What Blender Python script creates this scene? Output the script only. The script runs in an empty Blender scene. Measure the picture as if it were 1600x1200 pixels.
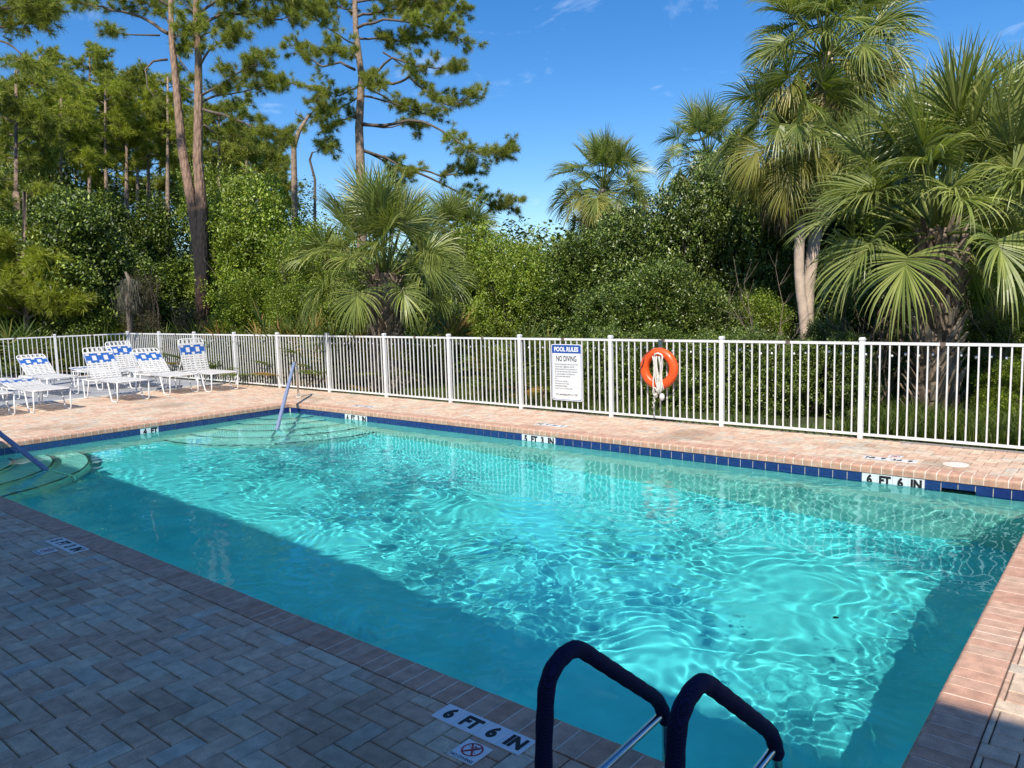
import bpy, math, random
import numpy as np
from mathutils import Vector, Matrix, Euler

sc = bpy.context.scene
RAD = math.radians

# ------------------------------------------------------------------ camera
CF, CP, CR, CA = 1205.13, 0.107243, -0.0271917, -0.693657
F = Vector((math.sin(CA)*math.cos(CP), math.cos(CA)*math.cos(CP), -math.sin(CP)))
R = Vector((math.cos(CA), -math.sin(CA), 0)); U = R.cross(F)
R, U = math.cos(CR)*R + math.sin(CR)*U, -math.sin(CR)*R + math.cos(CR)*U
EYE = Vector((0, 0, 1.85))
cam = bpy.data.cameras.new('camera'); camo = bpy.data.objects.new('camera', cam)
sc.collection.objects.link(camo); sc.camera = camo
M = Matrix((R, U, -F)).transposed().to_4x4(); M.translation = EYE
camo.matrix_world = M
cam.sensor_width = 36; cam.lens = CF*36/1600; cam.clip_start = .05; cam.clip_end = 2000

def at(u, v, Z):
    """a point of the place seen at this bearing, Z metres ahead"""
    return EYE + F*Z + R*((u-800)/CF*Z) - U*((v-600)/CF*Z)
def ground_at(u, Z, z=-.08):
    p = at(u, 500, Z); return Vector((p.x, p.y, z))

# ------------------------------------------------------------------ sky, sun
SUN_EL = 49
sun_dir = Vector((-.47*math.cos(RAD(SUN_EL)), .8827*math.cos(RAD(SUN_EL)), -math.sin(RAD(SUN_EL))))
world = bpy.data.worlds.new('World'); sc.world = world; world.use_nodes = True
nt = world.node_tree; N = nt.nodes; L = nt.links
bg = N['Background']
sky = N.new('ShaderNodeTexSky'); sky.sky_type = 'NISHITA'; sky.sun_disc = False
sky.sun_elevation = RAD(SUN_EL); sky.sun_rotation = RAD(152)
sky.air_density = 1.0; sky.dust_density = .45; sky.ozone_density = 4.0
hs = N.new('ShaderNodeHueSaturation'); hs.inputs['Saturation'].default_value = 1.33
hs.inputs['Hue'].default_value = .505
L.new(sky.outputs[0], hs.inputs['Color'])
# faint wisps of cirrus
tc = N.new('ShaderNodeTexCoord'); mp = N.new('ShaderNodeMapping'); mp.inputs['Scale'].default_value = (3, 3, 9); mp.inputs['Location'].default_value = (3.1, 0, 0)
nz = N.new('ShaderNodeTexNoise'); nz.inputs['Scale'].default_value = 2.2; nz.inputs['Detail'].default_value = 7
nz.inputs['Roughness'].default_value = .6; nz.inputs['Distortion'].default_value = .6
cr = N.new('ShaderNodeValToRGB'); cr.color_ramp.elements[0].position = .575; cr.color_ramp.elements[1].position = .85
cr.color_ramp.elements[1].color = (.55, .55, .55, 1)
mx = N.new('ShaderNodeMixRGB'); mx.inputs['Color2'].default_value = (7, 8, 9.5, 1)
L.new(tc.outputs['Generated'], mp.inputs[0]); L.new(mp.outputs[0], nz.inputs['Vector'])
L.new(nz.outputs['Fac'], cr.inputs[0]); L.new(cr.outputs[0], mx.inputs['Fac'])
L.new(hs.outputs[0], mx.inputs['Color1']); L.new(mx.outputs[0], bg.inputs['Color'])
bg.inputs['Strength'].default_value = .125

sun = bpy.data.lights.new('sun', 'SUN'); suno = bpy.data.objects.new('sun', sun)
sc.collection.objects.link(suno)
sun.energy = 4.4; sun.angle = RAD(.5); sun.color = (1, .925, .80)
suno.rotation_euler = sun_dir.to_track_quat('-Z', 'Y').to_euler()
sun.cycles.is_caustics_light = True

sc.view_settings.view_transform = 'Standard'; sc.view_settings.look = 'None'
sc.view_settings.exposure = 0.42; sc.view_settings.gamma = 1
sc.cycles.caustics_refractive = True; sc.cycles.caustics_reflective = True
sc.cycles.use_denoising = True; sc.cycles.use_adaptive_sampling = True; sc.cycles.adaptive_threshold = .02
sc.cycles.max_bounces = 7; sc.cycles.diffuse_bounces = 3; sc.cycles.transmission_bounces = 5; sc.cycles.glossy_bounces = 3
sc.cycles.transparent_max_bounces = 8

# ------------------------------------------------------------------ helpers
C = sc.collection
rnd = random.Random(7)
rng = np.random.default_rng(11)

class MB:
    """collects geometry for one mesh"""
    def __init__(s): s.v = []; s.f = []; s.mi = []; s.sm = []
    def add(s, vs, fs, mi=0, smooth=False):
        o = len(s.v); s.v += [tuple(a) for a in vs]
        for f in fs: s.f.append(tuple(i+o for i in f)); s.mi.append(mi); s.sm.append(smooth)
    def box(s, a, b, mi=0):
        (x0, y0, z0), (x1, y1, z1) = a, b
        vs = [(x, y, z) for z in (z0, z1) for x, y in ((x0, y0), (x1, y0), (x1, y1), (x0, y1))]
        s.add(vs, [(3, 2, 1, 0), (4, 5, 6, 7), (0, 1, 5, 4), (1, 2, 6, 5), (2, 3, 7, 6), (3, 0, 4, 7)], mi)
    def chamfer(s, a, b, c=.006, mi=0):
        """box with a chamfered top rim, no bottom"""
        (x0, y0, z0), (x1, y1, z1) = a, b
        r0 = [(x0, y0, z0), (x1, y0, z0), (x1, y1, z0), (x0, y1, z0)]
        r1 = [(x, y, z1-c) for x, y, _ in r0]
        r2 = [(x0+c, y0+c, z1), (x1-c, y0+c, z1), (x1-c, y1-c, z1), (x0+c, y1-c, z1)]
        fs = [(8, 9, 10, 11)]
        for i in range(4):
            j = (i+1) % 4; fs += [(i, j, j+4, i+4), (i+4, j+4, j+8, i+8)]
        s.add(r0+r1+r2, fs, mi)
    def tube(s, pts, r, n=8, mi=0, cap=True, closed=False):
        pts = [Vector(p) for p in pts]; m = len(pts)
        rs = r if isinstance(r, (list, tuple, np.ndarray)) else [r]*m
        up = None; o = len(s.v)
        for i, p in enumerate(pts):
            if closed: t = pts[(i+1) % m]-pts[i-1]
            else: t = pts[min(i+1, m-1)]-pts[max(i-1, 0)]
            t = t.normalized() if t.length > 1e-9 else Vector((0, 0, 1))
            if up is None:
                up = Vector((0, 0, 1)) if abs(t.z) < .9 else Vector((1, 0, 0))
            a = up-t*up.dot(t)
            if a.length < 1e-6: a = t.orthogonal()
            a.normalize(); b = t.cross(a); up = a
            for k in range(n):
                th = 2*math.pi*k/n
                s.v.append(tuple(p+(a*math.cos(th)+b*math.sin(th))*rs[i]))
        for i in range(m if closed else m-1):
            j = (i+1) % m
            for k in range(n):
                l = (k+1) % n
                s.f.append((o+i*n+k, o+i*n+l, o+j*n+l, o+j*n+k)); s.mi.append(mi); s.sm.append(True)
        if cap and not closed:
            s.f.append(tuple(o+k for k in range(n))[::-1]); s.mi.append(mi); s.sm.append(False)
            s.f.append(tuple(o+(m-1)*n+k for k in range(n))); s.mi.append(mi); s.sm.append(False)
    def sphere(s, c, r, n=8, mi=0, sz=1):
        c = Vector(c); vs = []; fs = []
        for i in range(n+1):
            ph = math.pi*i/n
            for k in range(n):
                th = 2*math.pi*k/n
                vs.append(c+Vector((math.sin(ph)*math.cos(th), math.sin(ph)*math.sin(th), sz*math.cos(ph)))*r)
        for i in range(n):
            for k in range(n):
                l = (k+1) % n; fs.append((i*n+k, (i+1)*n+k, (i+1)*n+l, i*n+l))
        s.add(vs, fs, mi, True)
    def mesh(s, name, mats):
        me = bpy.data.meshes.new(name); me.from_pydata(s.v, [], s.f)
        for m in (mats if isinstance(mats, (list, tuple)) else [mats]): me.materials.append(m)
        me.polygons.foreach_set('material_index', s.mi); me.polygons.foreach_set('use_smooth', s.sm)
        me.update(); return me
    def build(s, name, mats, parent=None, loc=None, rot=None):
        return put(name, s.mesh(name, mats), parent, loc, rot)

def put(name, me, parent=None, loc=None, rot=None, scale=None):
    o = bpy.data.objects.new(name, me); C.objects.link(o)
    if parent is not None: o.parent = parent
    if loc is not None: o.location = loc
    if rot is not None: o.rotation_euler = rot
    if scale is not None: o.scale = scale
    return o
def np_mesh(name, v, tri, mats, k=3, smooth=False):
    """fast mesh from arrays: v (n,3), faces (m,k)"""
    me = bpy.data.meshes.new(name); m = len(tri)
    me.vertices.add(len(v)); me.vertices.foreach_set('co', np.asarray(v, np.float32).ravel())
    me.loops.add(m*k); me.loops.foreach_set('vertex_index', np.asarray(tri, np.int32).ravel())
    me.polygons.add(m); me.polygons.foreach_set('loop_start', np.arange(0, m*k, k, dtype=np.int32))
    me.polygons.foreach_set('loop_total', np.full(m, k, np.int32))
    if smooth: me.polygons.foreach_set('use_smooth', np.ones(m, bool))
    for mt in (mats if isinstance(mats, (list, tuple)) else [mats]): me.materials.append(mt)
    me.update(calc_edges=True); return me
def empty(name, loc=(0, 0, 0), rotz=0, scale=None):
    o = bpy.data.objects.new(name, None); C.objects.link(o); o.location = loc; o.rotation_euler = (0, 0, rotz)
    o.empty_display_size = .1
    if scale is not None: o.scale = (scale, scale, scale) if isinstance(scale, (int, float)) else scale
    return o
def tag(o, label=None, cat=None, group=None, kind=None):
    if label: o['label'] = label
    if cat: o['category'] = cat
    if group: o['group'] = group
    if kind: o['kind'] = kind
    return o
def text_mesh(txt, size, mat, bold=0.0, ext=0.0, align='CENTER', sx=1.0, spacing=1.0):
    cu = bpy.data.curves.new('lettering', 'FONT'); cu.body = txt; cu.size = size; cu.offset = bold
    cu.extrude = ext; cu.align_x = align; cu.align_y = 'CENTER'; cu.space_character = spacing
    cu.resolution_u = 3
    ob = bpy.data.objects.new('lettering', cu); C.objects.link(ob)
    dg = bpy.context.evaluated_depsgraph_get(); dg.update()
    me = bpy.data.meshes.new_from_object(ob.evaluated_get(dg))
    bpy.data.objects.remove(ob); bpy.data.curves.remove(cu)
    me.name = 'lettering'; me.materials.clear(); me.materials.append(mat)
    if sx != 1.0: me.transform(Matrix.Diagonal((sx, 1, 1, 1)))
    return me

# ------------------------------------------------------------------ materials
def nodes_of(name):
    m = bpy.data.materials.new(name); m.use_nodes = True
    return m, m.node_tree.nodes, m.node_tree.links, m.node_tree.nodes['Principled BSDF']
def plain(name, col, rough=.5, metal=0, spec=.5, noise=0, nscale=30, bump=0, bscale=200, coat=0, obj=False):
    m, N, L, b = nodes_of(name)
    b.inputs['Base Color'].default_value = (*col, 1); b.inputs['Roughness'].default_value = rough
    b.inputs['Metallic'].default_value = metal; b.inputs['Specular IOR Level'].default_value = spec
    b.inputs['Coat Weight'].default_value = coat
    tc = N.new('ShaderNodeTexCoord')
    co = tc.outputs['Object']
    if noise:
        n = N.new('ShaderNodeTexNoise'); n.inputs['Scale'].default_value = nscale; n.inputs['Detail'].default_value = 5
        L.new(co, n.inputs['Vector'])
        r = N.new('ShaderNodeMapRange'); r.inputs['From Min'].default_value = .3; r.inputs['From Max'].default_value = .7
        r.inputs['To Min'].default_value = 1-noise; r.inputs['To Max'].default_value = 1+noise
        L.new(n.outputs['Fac'], r.inputs['Value'])
        x = N.new('ShaderNodeMixRGB'); x.blend_type = 'MULTIPLY'; x.inputs['Fac'].default_value = 1
        x.inputs['Color1'].default_value = (*col, 1); L.new(r.outputs[0], x.inputs['Color2'])
        L.new(x.outputs[0], b.inputs['Base Color'])
    if bump:
        n = N.new('ShaderNodeTexNoise'); n.inputs['Scale'].default_value = bscale; n.inputs['Detail'].default_value = 4
        L.new(co, n.inputs['Vector'])
        bp = N.new('ShaderNodeBump'); bp.inputs['Strength'].default_value = bump; bp.inputs['Distance'].default_value = .01
        L.new(n.outputs['Fac'], bp.inputs['Height']); L.new(bp.outputs[0], b.inputs['Normal'])
    return m
def rand_value(N, L):
    """one random number per object and per loose piece of a joined mesh"""
    oi = N.new('ShaderNodeObjectInfo'); ge = N.new('ShaderNodeNewGeometry')
    a = N.new('ShaderNodeMath'); a.operation = 'ADD'
    L.new(oi.outputs['Random'], a.inputs[0]); L.new(ge.outputs['Random Per Island'], a.inputs[1])
    f = N.new('ShaderNodeMath'); f.operation = 'FRACT'; L.new(a.outputs[0], f.inputs[0])
    return f.outputs[0]
def ramp(N, L, src, cols, interp='LINEAR'):
    r = N.new('ShaderNodeValToRGB'); r.color_ramp.interpolation = interp
    e = r.color_ramp.elements
    while len(e) > 1: e.remove(e[-1])
    e[0].position = cols[0][0]; e[0].color = (*cols[0][1], 1)
    for p, c in cols[1:]:
        x = e.new(p); x.color = (*c, 1)
    L.new(src, r.inputs[0]); return r.outputs[0]
def leaf_mat(name, cols, rough=.45, trans=.35, spec=.4):
    m, N, L, b = nodes_of(name)
    r = rand_value(N, L)
    c = ramp(N, L, r, cols)
    tc = N.new('ShaderNodeNewGeometry')
    n = N.new('ShaderNodeTexNoise'); n.inputs['Scale'].default_value = .7; n.inputs['Detail'].default_value = 2
    L.new(tc.outputs['Position'], n.inputs['Vector'])
    mr = N.new('ShaderNodeMapRange'); mr.inputs['From Min'].default_value = .3; mr.inputs['From Max'].default_value = .7
    mr.inputs['To Min'].default_value = .72; mr.inputs['To Max'].default_value = 1.25
    L.new(n.outputs['Fac'], mr.inputs['Value'])
    x = N.new('ShaderNodeMixRGB'); x.blend_type = 'MULTIPLY'; x.inputs['Fac'].default_value = 1
    L.new(c, x.inputs['Color1']); L.new(mr.outputs[0], x.inputs['Color2'])
    L.new(x.outputs[0], b.inputs['Base Color'])
    b.inputs['Roughness'].default_value = rough; b.inputs['Specular IOR Level'].default_value = spec
    t = N.new('ShaderNodeBsdfTranslucent')
    g = N.new('ShaderNodeMixRGB'); g.blend_type = 'MULTIPLY'; g.inputs['Fac'].default_value = 1
    g.inputs['Color2'].default_value = (1.25, 1.35, .5, 1); L.new(x.outputs[0], g.inputs['Color1'])
    L.new(g.outputs[0], t.inputs['Color'])
    ms = N.new('ShaderNodeMixShader'); ms.inputs[0].default_value = trans
    L.new(b.outputs[0], ms.inputs[1]); L.new(t.outputs[0], ms.inputs[2])
    L.new(ms.outputs[0], N['Material Output'].inputs[0])
    return m
def paver_mat(name, cols, stain=0.0):
    m, N, L, b = nodes_of(name)
    r = rand_value(N, L); c = ramp(N, L, r, cols)
    ge = N.new('ShaderNodeNewGeometry')
    def noise(s, d, lo, hi, fr=.35, to=.65):
        n = N.new('ShaderNodeTexNoise'); n.inputs['Scale'].default_value = s; n.inputs['Detail'].default_value = d
        L.new(ge.outputs['Position'], n.inputs['Vector'])
        mr = N.new('ShaderNodeMapRange'); mr.inputs['From Min'].default_value = fr; mr.inputs['From Max'].default_value = to
        mr.inputs['To Min'].default_value = lo; mr.inputs['To Max'].default_value = hi
        L.new(n.outputs['Fac'], mr.inputs['Value']); return n, mr.outputs[0]
    def mul(a, v):
        x = N.new('ShaderNodeMixRGB'); x.blend_type = 'MULTIPLY'; x.inputs['Fac'].default_value = 1
        L.new(a, x.inputs['Color1']); L.new(v, x.inputs['Color2']); return x.outputs[0]
    _, v1 = noise(14, 6, .82, 1.14); _, v2 = noise(160, 3, .86, 1.12)
    c = mul(mul(c, v1), v2)
    if stain:
        _, st = noise(.9, 5, 0, stain, .54, .66)
        x = N.new('ShaderNodeMixRGB'); x.inputs['Color2'].default_value = (.17, .12, .075, 1)
        L.new(st, x.inputs['Fac']); L.new(c, x.inputs['Color1']); c = x.outputs[0]
    L.new(c, b.inputs['Base Color']); b.inputs['Roughness'].default_value = .85
    b.inputs['Specular IOR Level'].default_value = .25
    n, _ = noise(220, 5, 0, 1)
    bp = N.new('ShaderNodeBump'); bp.inputs['Strength'].default_value = .35; bp.inputs['Distance'].default_value = .004
    L.new(n.outputs['Fac'], bp.inputs['Height']); L.new(bp.outputs[0], b.inputs['Normal'])
    return m

M_white = plain('white_coated_metal', (.76, .76, .755), .38, noise=.08, nscale=5)
M_vinyl = plain('white_vinyl_strap', (.66, .655, .64), .45, noise=.05, nscale=12)
M_blue_vinyl = plain('blue_vinyl_strap', (.025, .12, .42), .45, noise=.08, nscale=20)
M_steel = plain('stainless_steel', (.62, .62, .63), .22, metal=1, noise=.06, nscale=25, bump=.03)
M_bracket = plain('dull_brown_bracket', (.16, .12, .10), .5, noise=.2, nscale=60)
M_grout = plain('pale_grout', (.78, .72, .62), .9, noise=.1, nscale=60)
M_bed = plain('sand_joint_bed', (.10, .085, .07), .95, noise=.35, nscale=18)
M_conc = plain('grey_concrete_slab', (.30, .31, .33), .9, noise=.16, nscale=2.5, bump=.3)
M_border = plain('pale_border_strip', (.62, .56, .47), .85, noise=.1, nscale=8, bump=.2)
M_tile = plain('cobalt_glazed_tile', (.016, .034, .165), .12, spec=.6, noise=.25, nscale=9, coat=.4)
M_marker = plain('white_glazed_marker', (.74, .76, .78), .3, noise=.03, nscale=12)
M_black = plain('black_lettering', (.012, .012, .014), .6)
M_red = plain('red_print', (.42, .02, .03), .5)
M_orange = plain('orange_ring_plastic', (.86, .10, .015), .38, noise=.05, nscale=8, coat=.15)
M_rope = plain('white_rope', (.72, .70, .65), .9, noise=.15, nscale=90, bump=.5, bscale=400)
M_cord = plain('dark_grab_cord', (.03, .03, .035), .8)
M_signblue = plain('sign_blue', (.015, .075, .36), .35)
M_signwhite = plain('sign_white', (.78, .80, .82), .35, noise=.03, nscale=5)
M_dark = plain('dark_opening', (.01, .012, .014), .8)
M_lid = plain('cream_skimmer_lid', (.72, .66, .58), .6, noise=.06, nscale=25)
M_sleeve_blue = plain('faded_blue_rail_sleeve', (.22, .275, .42), .75, noise=.1, nscale=60, bump=.4, bscale=300)
M_sleeve_navy, sN, sL, sB = nodes_of('navy_woven_rail_sleeve')
_tc = sN.new('ShaderNodeTexCoord'); _w1 = sN.new('ShaderNodeTexChecker')
_w1.inputs['Scale'].default_value = 170; _w1.inputs['Color1'].default_value = (.006, .007, .016, 1)
_w1.inputs['Color2'].default_value = (.012, .015, .075, 1)
sL.new(_tc.outputs['Object'], _w1.inputs['Vector']); sL.new(_w1.outputs['Color'], sB.inputs['Base Color'])
sB.inputs['Roughness'].default_value = .75; sB.inputs['Specular IOR Level'].default_value = .12
_bp = sN.new('ShaderNodeBump'); _bp.inputs['Strength'].default_value = .5; _bp.inputs['Distance'].default_value = .003
sL.new(_w1.outputs['Fac'], _bp.inputs['Height']); sL.new(_bp.outputs[0], sB.inputs['Normal'])

PINKS = [(0, (.55, .36, .26)), (.3, (.61, .425, .31)), (.6, (.64, .475, .35)), (.76, (.64, .53, .40)), (.88, (.52, .47, .39)), (1, (.57, .39, .28))]
M_paver = paver_mat('tumbled_concrete_paver', PINKS, stain=.40)
M_coping = paver_mat('salmon_coping_brick', [(0, (.50, .285, .20)), (.5, (.56, .335, .24)), (1, (.53, .36, .265))], stain=.12)

# plaster of the pool shell
def plaster(name, col):
    m, N, L, b = nodes_of(name)
    ge = N.new('ShaderNodeNewGeometry')
    n = N.new('ShaderNodeTexNoise'); n.inputs['Scale'].default_value = 2.5; n.inputs['Detail'].default_value = 8
    L.new(ge.outputs['Position'], n.inputs['Vector'])
    c = ramp(N, L, n.outputs['Fac'], [(.3, tuple(a*.86 for a in col)), (.7, tuple(min(1, a*1.08) for a in col))])
    L.new(c, b.inputs['Base Color']); b.inputs['Roughness'].default_value = .9; b.inputs['Specular IOR Level'].default_value = .1
    return m
M_floor = plaster('aqua_plaster_floor', (.26, .77, .78))
M_wallp = plaster('pale_plaster_wall', (.72, .83, .72))
M_stepline = plain('dark_step_edge_tile', (.03, .05, .09), .4)
M_water, wN, wL, wB = nodes_of('pool_water'); wN.remove(wB)
_g = wN.new('ShaderNodeBsdfGlass'); _g.inputs['IOR'].default_value = 1.33; _g.inputs['Roughness'].default_value = 0
_g.inputs['Color'].default_value = (.58, .955, .965, 1)
wL.new(_g.outputs[0], wN['Material Output'].inputs[0])

# ------------------------------------------------------------------ ground
XL, XR, YN, YF = -12.80, -.68, 2.613, 8.63      # pool opening at the coping edge
ZW = -.175                                       # water level
YFE = 10.19                                      # line of the long fence
CO = .215                                        # coping width
FC = Vector((-22.99, YFE, 0))                    # fence corner
FD = Vector((-.32, -1.829, 0))                   # one panel along the left fence

gm, gN, gL, gB = nodes_of('earth_and_short_grass')
_ge = gN.new('ShaderNodeNewGeometry'); _n = gN.new('ShaderNodeTexNoise'); _n.inputs['Scale'].default_value = .8; _n.inputs['Detail'].default_value = 9
gL.new(_ge.outputs['Position'], _n.inputs['Vector'])
gL.new(ramp(gN, gL, _n.outputs['Fac'], [(.35, (.045, .05, .018)), (.5, (.06, .085, .02)), (.68, (.09, .12, .03))]), gB.inputs['Base Color'])
gB.inputs['Roughness'].default_value = .95
b = MB()
gs = 900
hx0, hx1, hy0, hy1 = XL-.3, XR+.3, YN-.3, YF+.3
zg = -.10
O = [(-gs, -gs), (gs, -gs), (gs, gs), (-gs, gs)]; I = [(hx0, hy0), (hx1, hy0), (hx1, hy1), (hx0, hy1)]
b.add([(x, y, zg) for x, y in O+I], [(0, 1, 5, 4), (1, 2, 6, 5), (2, 3, 7, 6), (3, 0, 4, 7)])
tag(b.build('ground', gm), 'grassy earth beyond the pool fence', kind='structure')

# ------------------------------------------------------------------ pool shell
pool = empty('swimming_pool', (0, 0, 0)); tag(pool, 'rectangular pool with teal water and cobalt tile band', kind='structure')
DL, DR = -1.40, -2.02                            # floor heights, shallow left and deep right
wx0, wx1, wy0, wy1 = XL-.02, XR+.02, YN-.02, YF+.02   # walls stand 2 cm behind the coping nose
xs0, xs1 = -1.569, -1.266                          # skimmer mouth
def zf(x):
    t = min(1, max(0, (x-wx0-1.5)/(wx1-wx0-3.0))); return DL+(DR-DL)*t
b = MB(); xs = np.linspace(wx0, wx1, 40); ys = np.linspace(wy0, wy1, 12)
vs = []
for y in ys:
    for x in xs:
        e = min(y-wy0, wy1-y, x-wx0, wx1-x); vs.append((x, y, zf(x)+.16*max(0, 1-e/.3)**2))
fs = [(j*40+i, j*40+i+1, (j+1)*40+i+1, (j+1)*40+i) for j in range(11) for i in range(39)]
b.add(vs, fs, 0, True); floor_o = b.build('pool_floor', M_floor, pool)
b = MB(); top = -.08
def wall(p, q, flip=False, z0=None, z1=top):
    n = 24; vs = []; fs = []
    for i in range(n+1):
        t = i/n; x = p[0]+(q[0]-p[0])*t; y = p[1]+(q[1]-p[1])*t
        vs += [(x, y, (zf(x)-.02) if z0 is None else z0), (x, y, z1)]
    for i in range(n): fs.append((2*i, 2*i+2, 2*i+3, 2*i+1) if not flip else (2*i+1, 2*i+3, 2*i+2, 2*i))
    b.add(vs, fs)
wall((wx0, wy0), (wx1, wy0), True); wall((wx1, wy0), (wx1, wy1), True); wall((wx0, wy1), (wx0, wy0), True)
wall((wx0, wy1), (xs0, wy1)); wall((xs1, wy1), (wx1, wy1)); wall((xs0, wy1), (xs1, wy1), z1=-.24)
wall((xs0, wy1), (xs1, wy1), z0=-.145)
wall_o = b.build('pool_wall', M_wallp, pool)
b = MB()
b.add([(xs0, wy1, -.24), (xs1, wy1, -.24), (xs1, wy1, -.14), (xs0, wy1, -.14), (xs0, wy1+.25, -.24), (xs1, wy1+.25, -.24), (xs1, wy1+.25, -.14), (xs0, wy1+.25, -.14)],
      [(0, 1, 5, 4), (3, 7, 6, 2), (0, 4, 7, 3), (1, 2, 6, 5), (4, 5, 6, 7)])
b.box((xs0+.01, wy1+.05, -.235), (xs1-.01, wy1+.06, -.17))
b.build('skimmer_mouth', M_dark, pool)
# quarter round entry steps with dark nosing in the two left corners
receivers = [floor_o, wall_o]
for cy, sgn in ((wy1, -1), (wy0, 1)):
    st = MB(); ln = MB()
    rr = [.75, 1.15, 1.6, 2.05, 2.5] if sgn < 0 else [.75, 1.25, 1.75, 2.2]
    zz = [-.36, -.56, -.76, -.96, -1.14]
    for r, z in zip(rr[::-1], zz[:len(rr)][::-1]):
        n = 28; vs = [(wx0, cy, z)]; zb = -1.5
        for i in range(n+1):
            a = math.pi/2*i/n; vs.append((wx0+r*math.cos(a), cy+sgn*r*math.sin(a), z))
        m = len(vs)
        for i in range(n+1): vs.append((vs[1+i][0], vs[1+i][1], zb))
        fs = []
        for i in range(n):
            fs.append((0, 1+i, 2+i) if sgn > 0 else (0, 2+i, 1+i))
            fs.append((1+i, m+i, m+i+1, 2+i) if sgn > 0 else (2+i, m+i+1, m+i, 1+i))
        st.add(vs, fs)
        for i in range(n):
            q = []
            for k in (i, i+1):
                a = math.pi/2*k/n
                for rad in (r-.032, r+.004): q.append((wx0+rad*math.cos(a), cy+sgn*rad*math.sin(a), z+.004))
            q2 = [(q[1][0], q[1][1], z-.03), (q[3][0], q[3][1], z-.03)]
            ln.add(q+q2, [(0, 1, 3, 2), (1, 4, 5, 3)])
    receivers.append(st.build('entry_steps', M_wallp, pool)); receivers.append(ln.build('step_nosing', M_stepline, pool))
b = MB(); b.tube([(-1.95, 6.55, zf(-1.95)+.004), (-1.95, 6.55, zf(-1.95)+.012)], .024, 12); receivers.append(b.build('floor_fitting', M_dark, pool))

# cobalt waterline tiles, one by one, and the white depth markers let into the band
TP = .1515
mb = MB(); mb.chamfer((-TP/2+.0038, -TP/2+.0038, 0), (TP/2-.0038, TP/2-.0038, .009), .0015); ME_TILE = mb.mesh('waterline_tile', M_tile)
mb = MB(); mb.chamfer((-TP/2+.0038, .0075, 0), (TP/2-.0038, TP/2-.0038, .009), .0015); ME_HALF = mb.mesh('waterline_tile', M_tile)
mb = MB(); mb.chamfer((-TP/2+.001, -TP/2+.001, 0), (TP/2-.001, TP/2-.001, .009), .0008); ME_MTILE = mb.mesh('marker_tile', M_marker)
TZ = top-TP/2-.001
ROT_FAR = Euler((RAD(90), 0, 0)); ROT_LEFT = Euler((RAD(90), 0, RAD(90))); ROT_NEAR = Euler((RAD(90), 0, RAD(180))); ROT_RIGHT = Euler((RAD(90), 0, RAD(-90)))
b = MB()   # grout behind the tiles
b.box((wx0, wy1-.004, top-TP-.004), (xs0, wy1-.001, top)); b.box((xs1, wy1-.004, top-TP-.004), (wx1, wy1-.001, top)); b.box((xs0, wy1-.004, -.148), (xs1, wy1-.001, top))
b.box((wx0+.001, wy0+.004, top-TP-.004), (wx0+.004, wy1-.004, top))
b.build('tile_grout', M_grout, pool)

def depth_marker(txt_tiles, pos, rot, label, size=TP, group=None, wall=True):
    """a row of white tiles with black characters; local x runs along the writing"""
    root = empty('depth_marker', pos); root.rotation_euler = rot
    tag(root, label, 'depth marker', group)
    n = len(txt_tiles); s = size/TP
    for i, t in enumerate(txt_tiles):
        x = (i-(n-1)/2)*size
        put('marker_tile', ME_MTILE, root, (x, 0, 0), scale=(s, s, .6 if not wall else 1))
        if t:
            me = text_mesh(t, .126*s, M_black, bold=.0075*s, sx=.84)
            put('lettering', me, root, (x, (.006 if wall else -.003)*s, .0102 if wall else .0062))
    return root
FARMARK = {'6 FT 6 IN': (-2.33, ['6', 'FT', '6', 'IN']), '5 FT 3 IN': (-7.05, ['5', 'FT', '3', 'IN']), '4 FT 3 IN': (-10.98, ['4', 'FT', '3', 'IN'])}
def px_at(u):
    # x on the far wall seen at picture column u
    r = at(u, 700, 1)-EYE; return r.x*(wy1/r.y)
x = wx1-TP*.5
marks = []
cells = []
while x > wx0+TP*.4: cells.append(x); x -= TP
def snap(xc, n):
    i = min(range(len(cells)-n), key=lambda k: abs((cells[k]+cells[k+n-1])/2-xc)); return i
skip = set()
for (u0, u1, seq, lab) in ((1341, 1439, ['6', 'FT', '6', 'IN'], 'white waterline tiles reading 6 FT 6 IN beside the skimmer opening'),
                           (822, 874, ['5', 'FT', '3', 'IN'], 'white waterline tiles reading 5 FT 3 IN below the rules sign'),
                           (540, 575, ['4', 'FT', '3', 'IN'], 'white waterline tiles reading 4 FT 3 IN near the far corner steps')):
    i = snap((px_at(u0)+px_at(u1))/2, 4); skip |= set(range(i, i+4))
    xc = (cells[i]+cells[i+3])/2
    depth_marker(seq, (xc, wy1-.004, TZ), ROT_FAR, lab)
for i, x in enumerate(cells):
    if i in skip: continue
    half = xs0 < x < xs1
    if half: o = put('waterline_tile', ME_HALF, pool, (x, wy1-.004, TZ), ROT_FAR)
    else: o = put('waterline_tile', ME_TILE, pool, (x, wy1-.004, TZ+rnd.uniform(-.0006, .0006)), ROT_FAR)
y = wy1-TP*.5-.012; cl = []
while y > wy0+TP*.4: cl.append(y); y -= TP
yc = 5.98; i4 = min(range(len(cl)-2), key=lambda k: abs(cl[k]-TP/2-yc))
depth_marker(['4', 'FT'], (wx0+.004, (cl[i4]+cl[i4+1])/2, TZ), ROT_LEFT, 'white waterline tiles reading 4 FT on the left pool wall')
for i, y in enumerate(cl):
    if i in (i4, i4+1): continue
    put('waterline_tile', ME_TILE, pool, (wx0+.004, y, TZ+rnd.uniform(-.0006, .0006)), ROT_LEFT)
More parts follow.
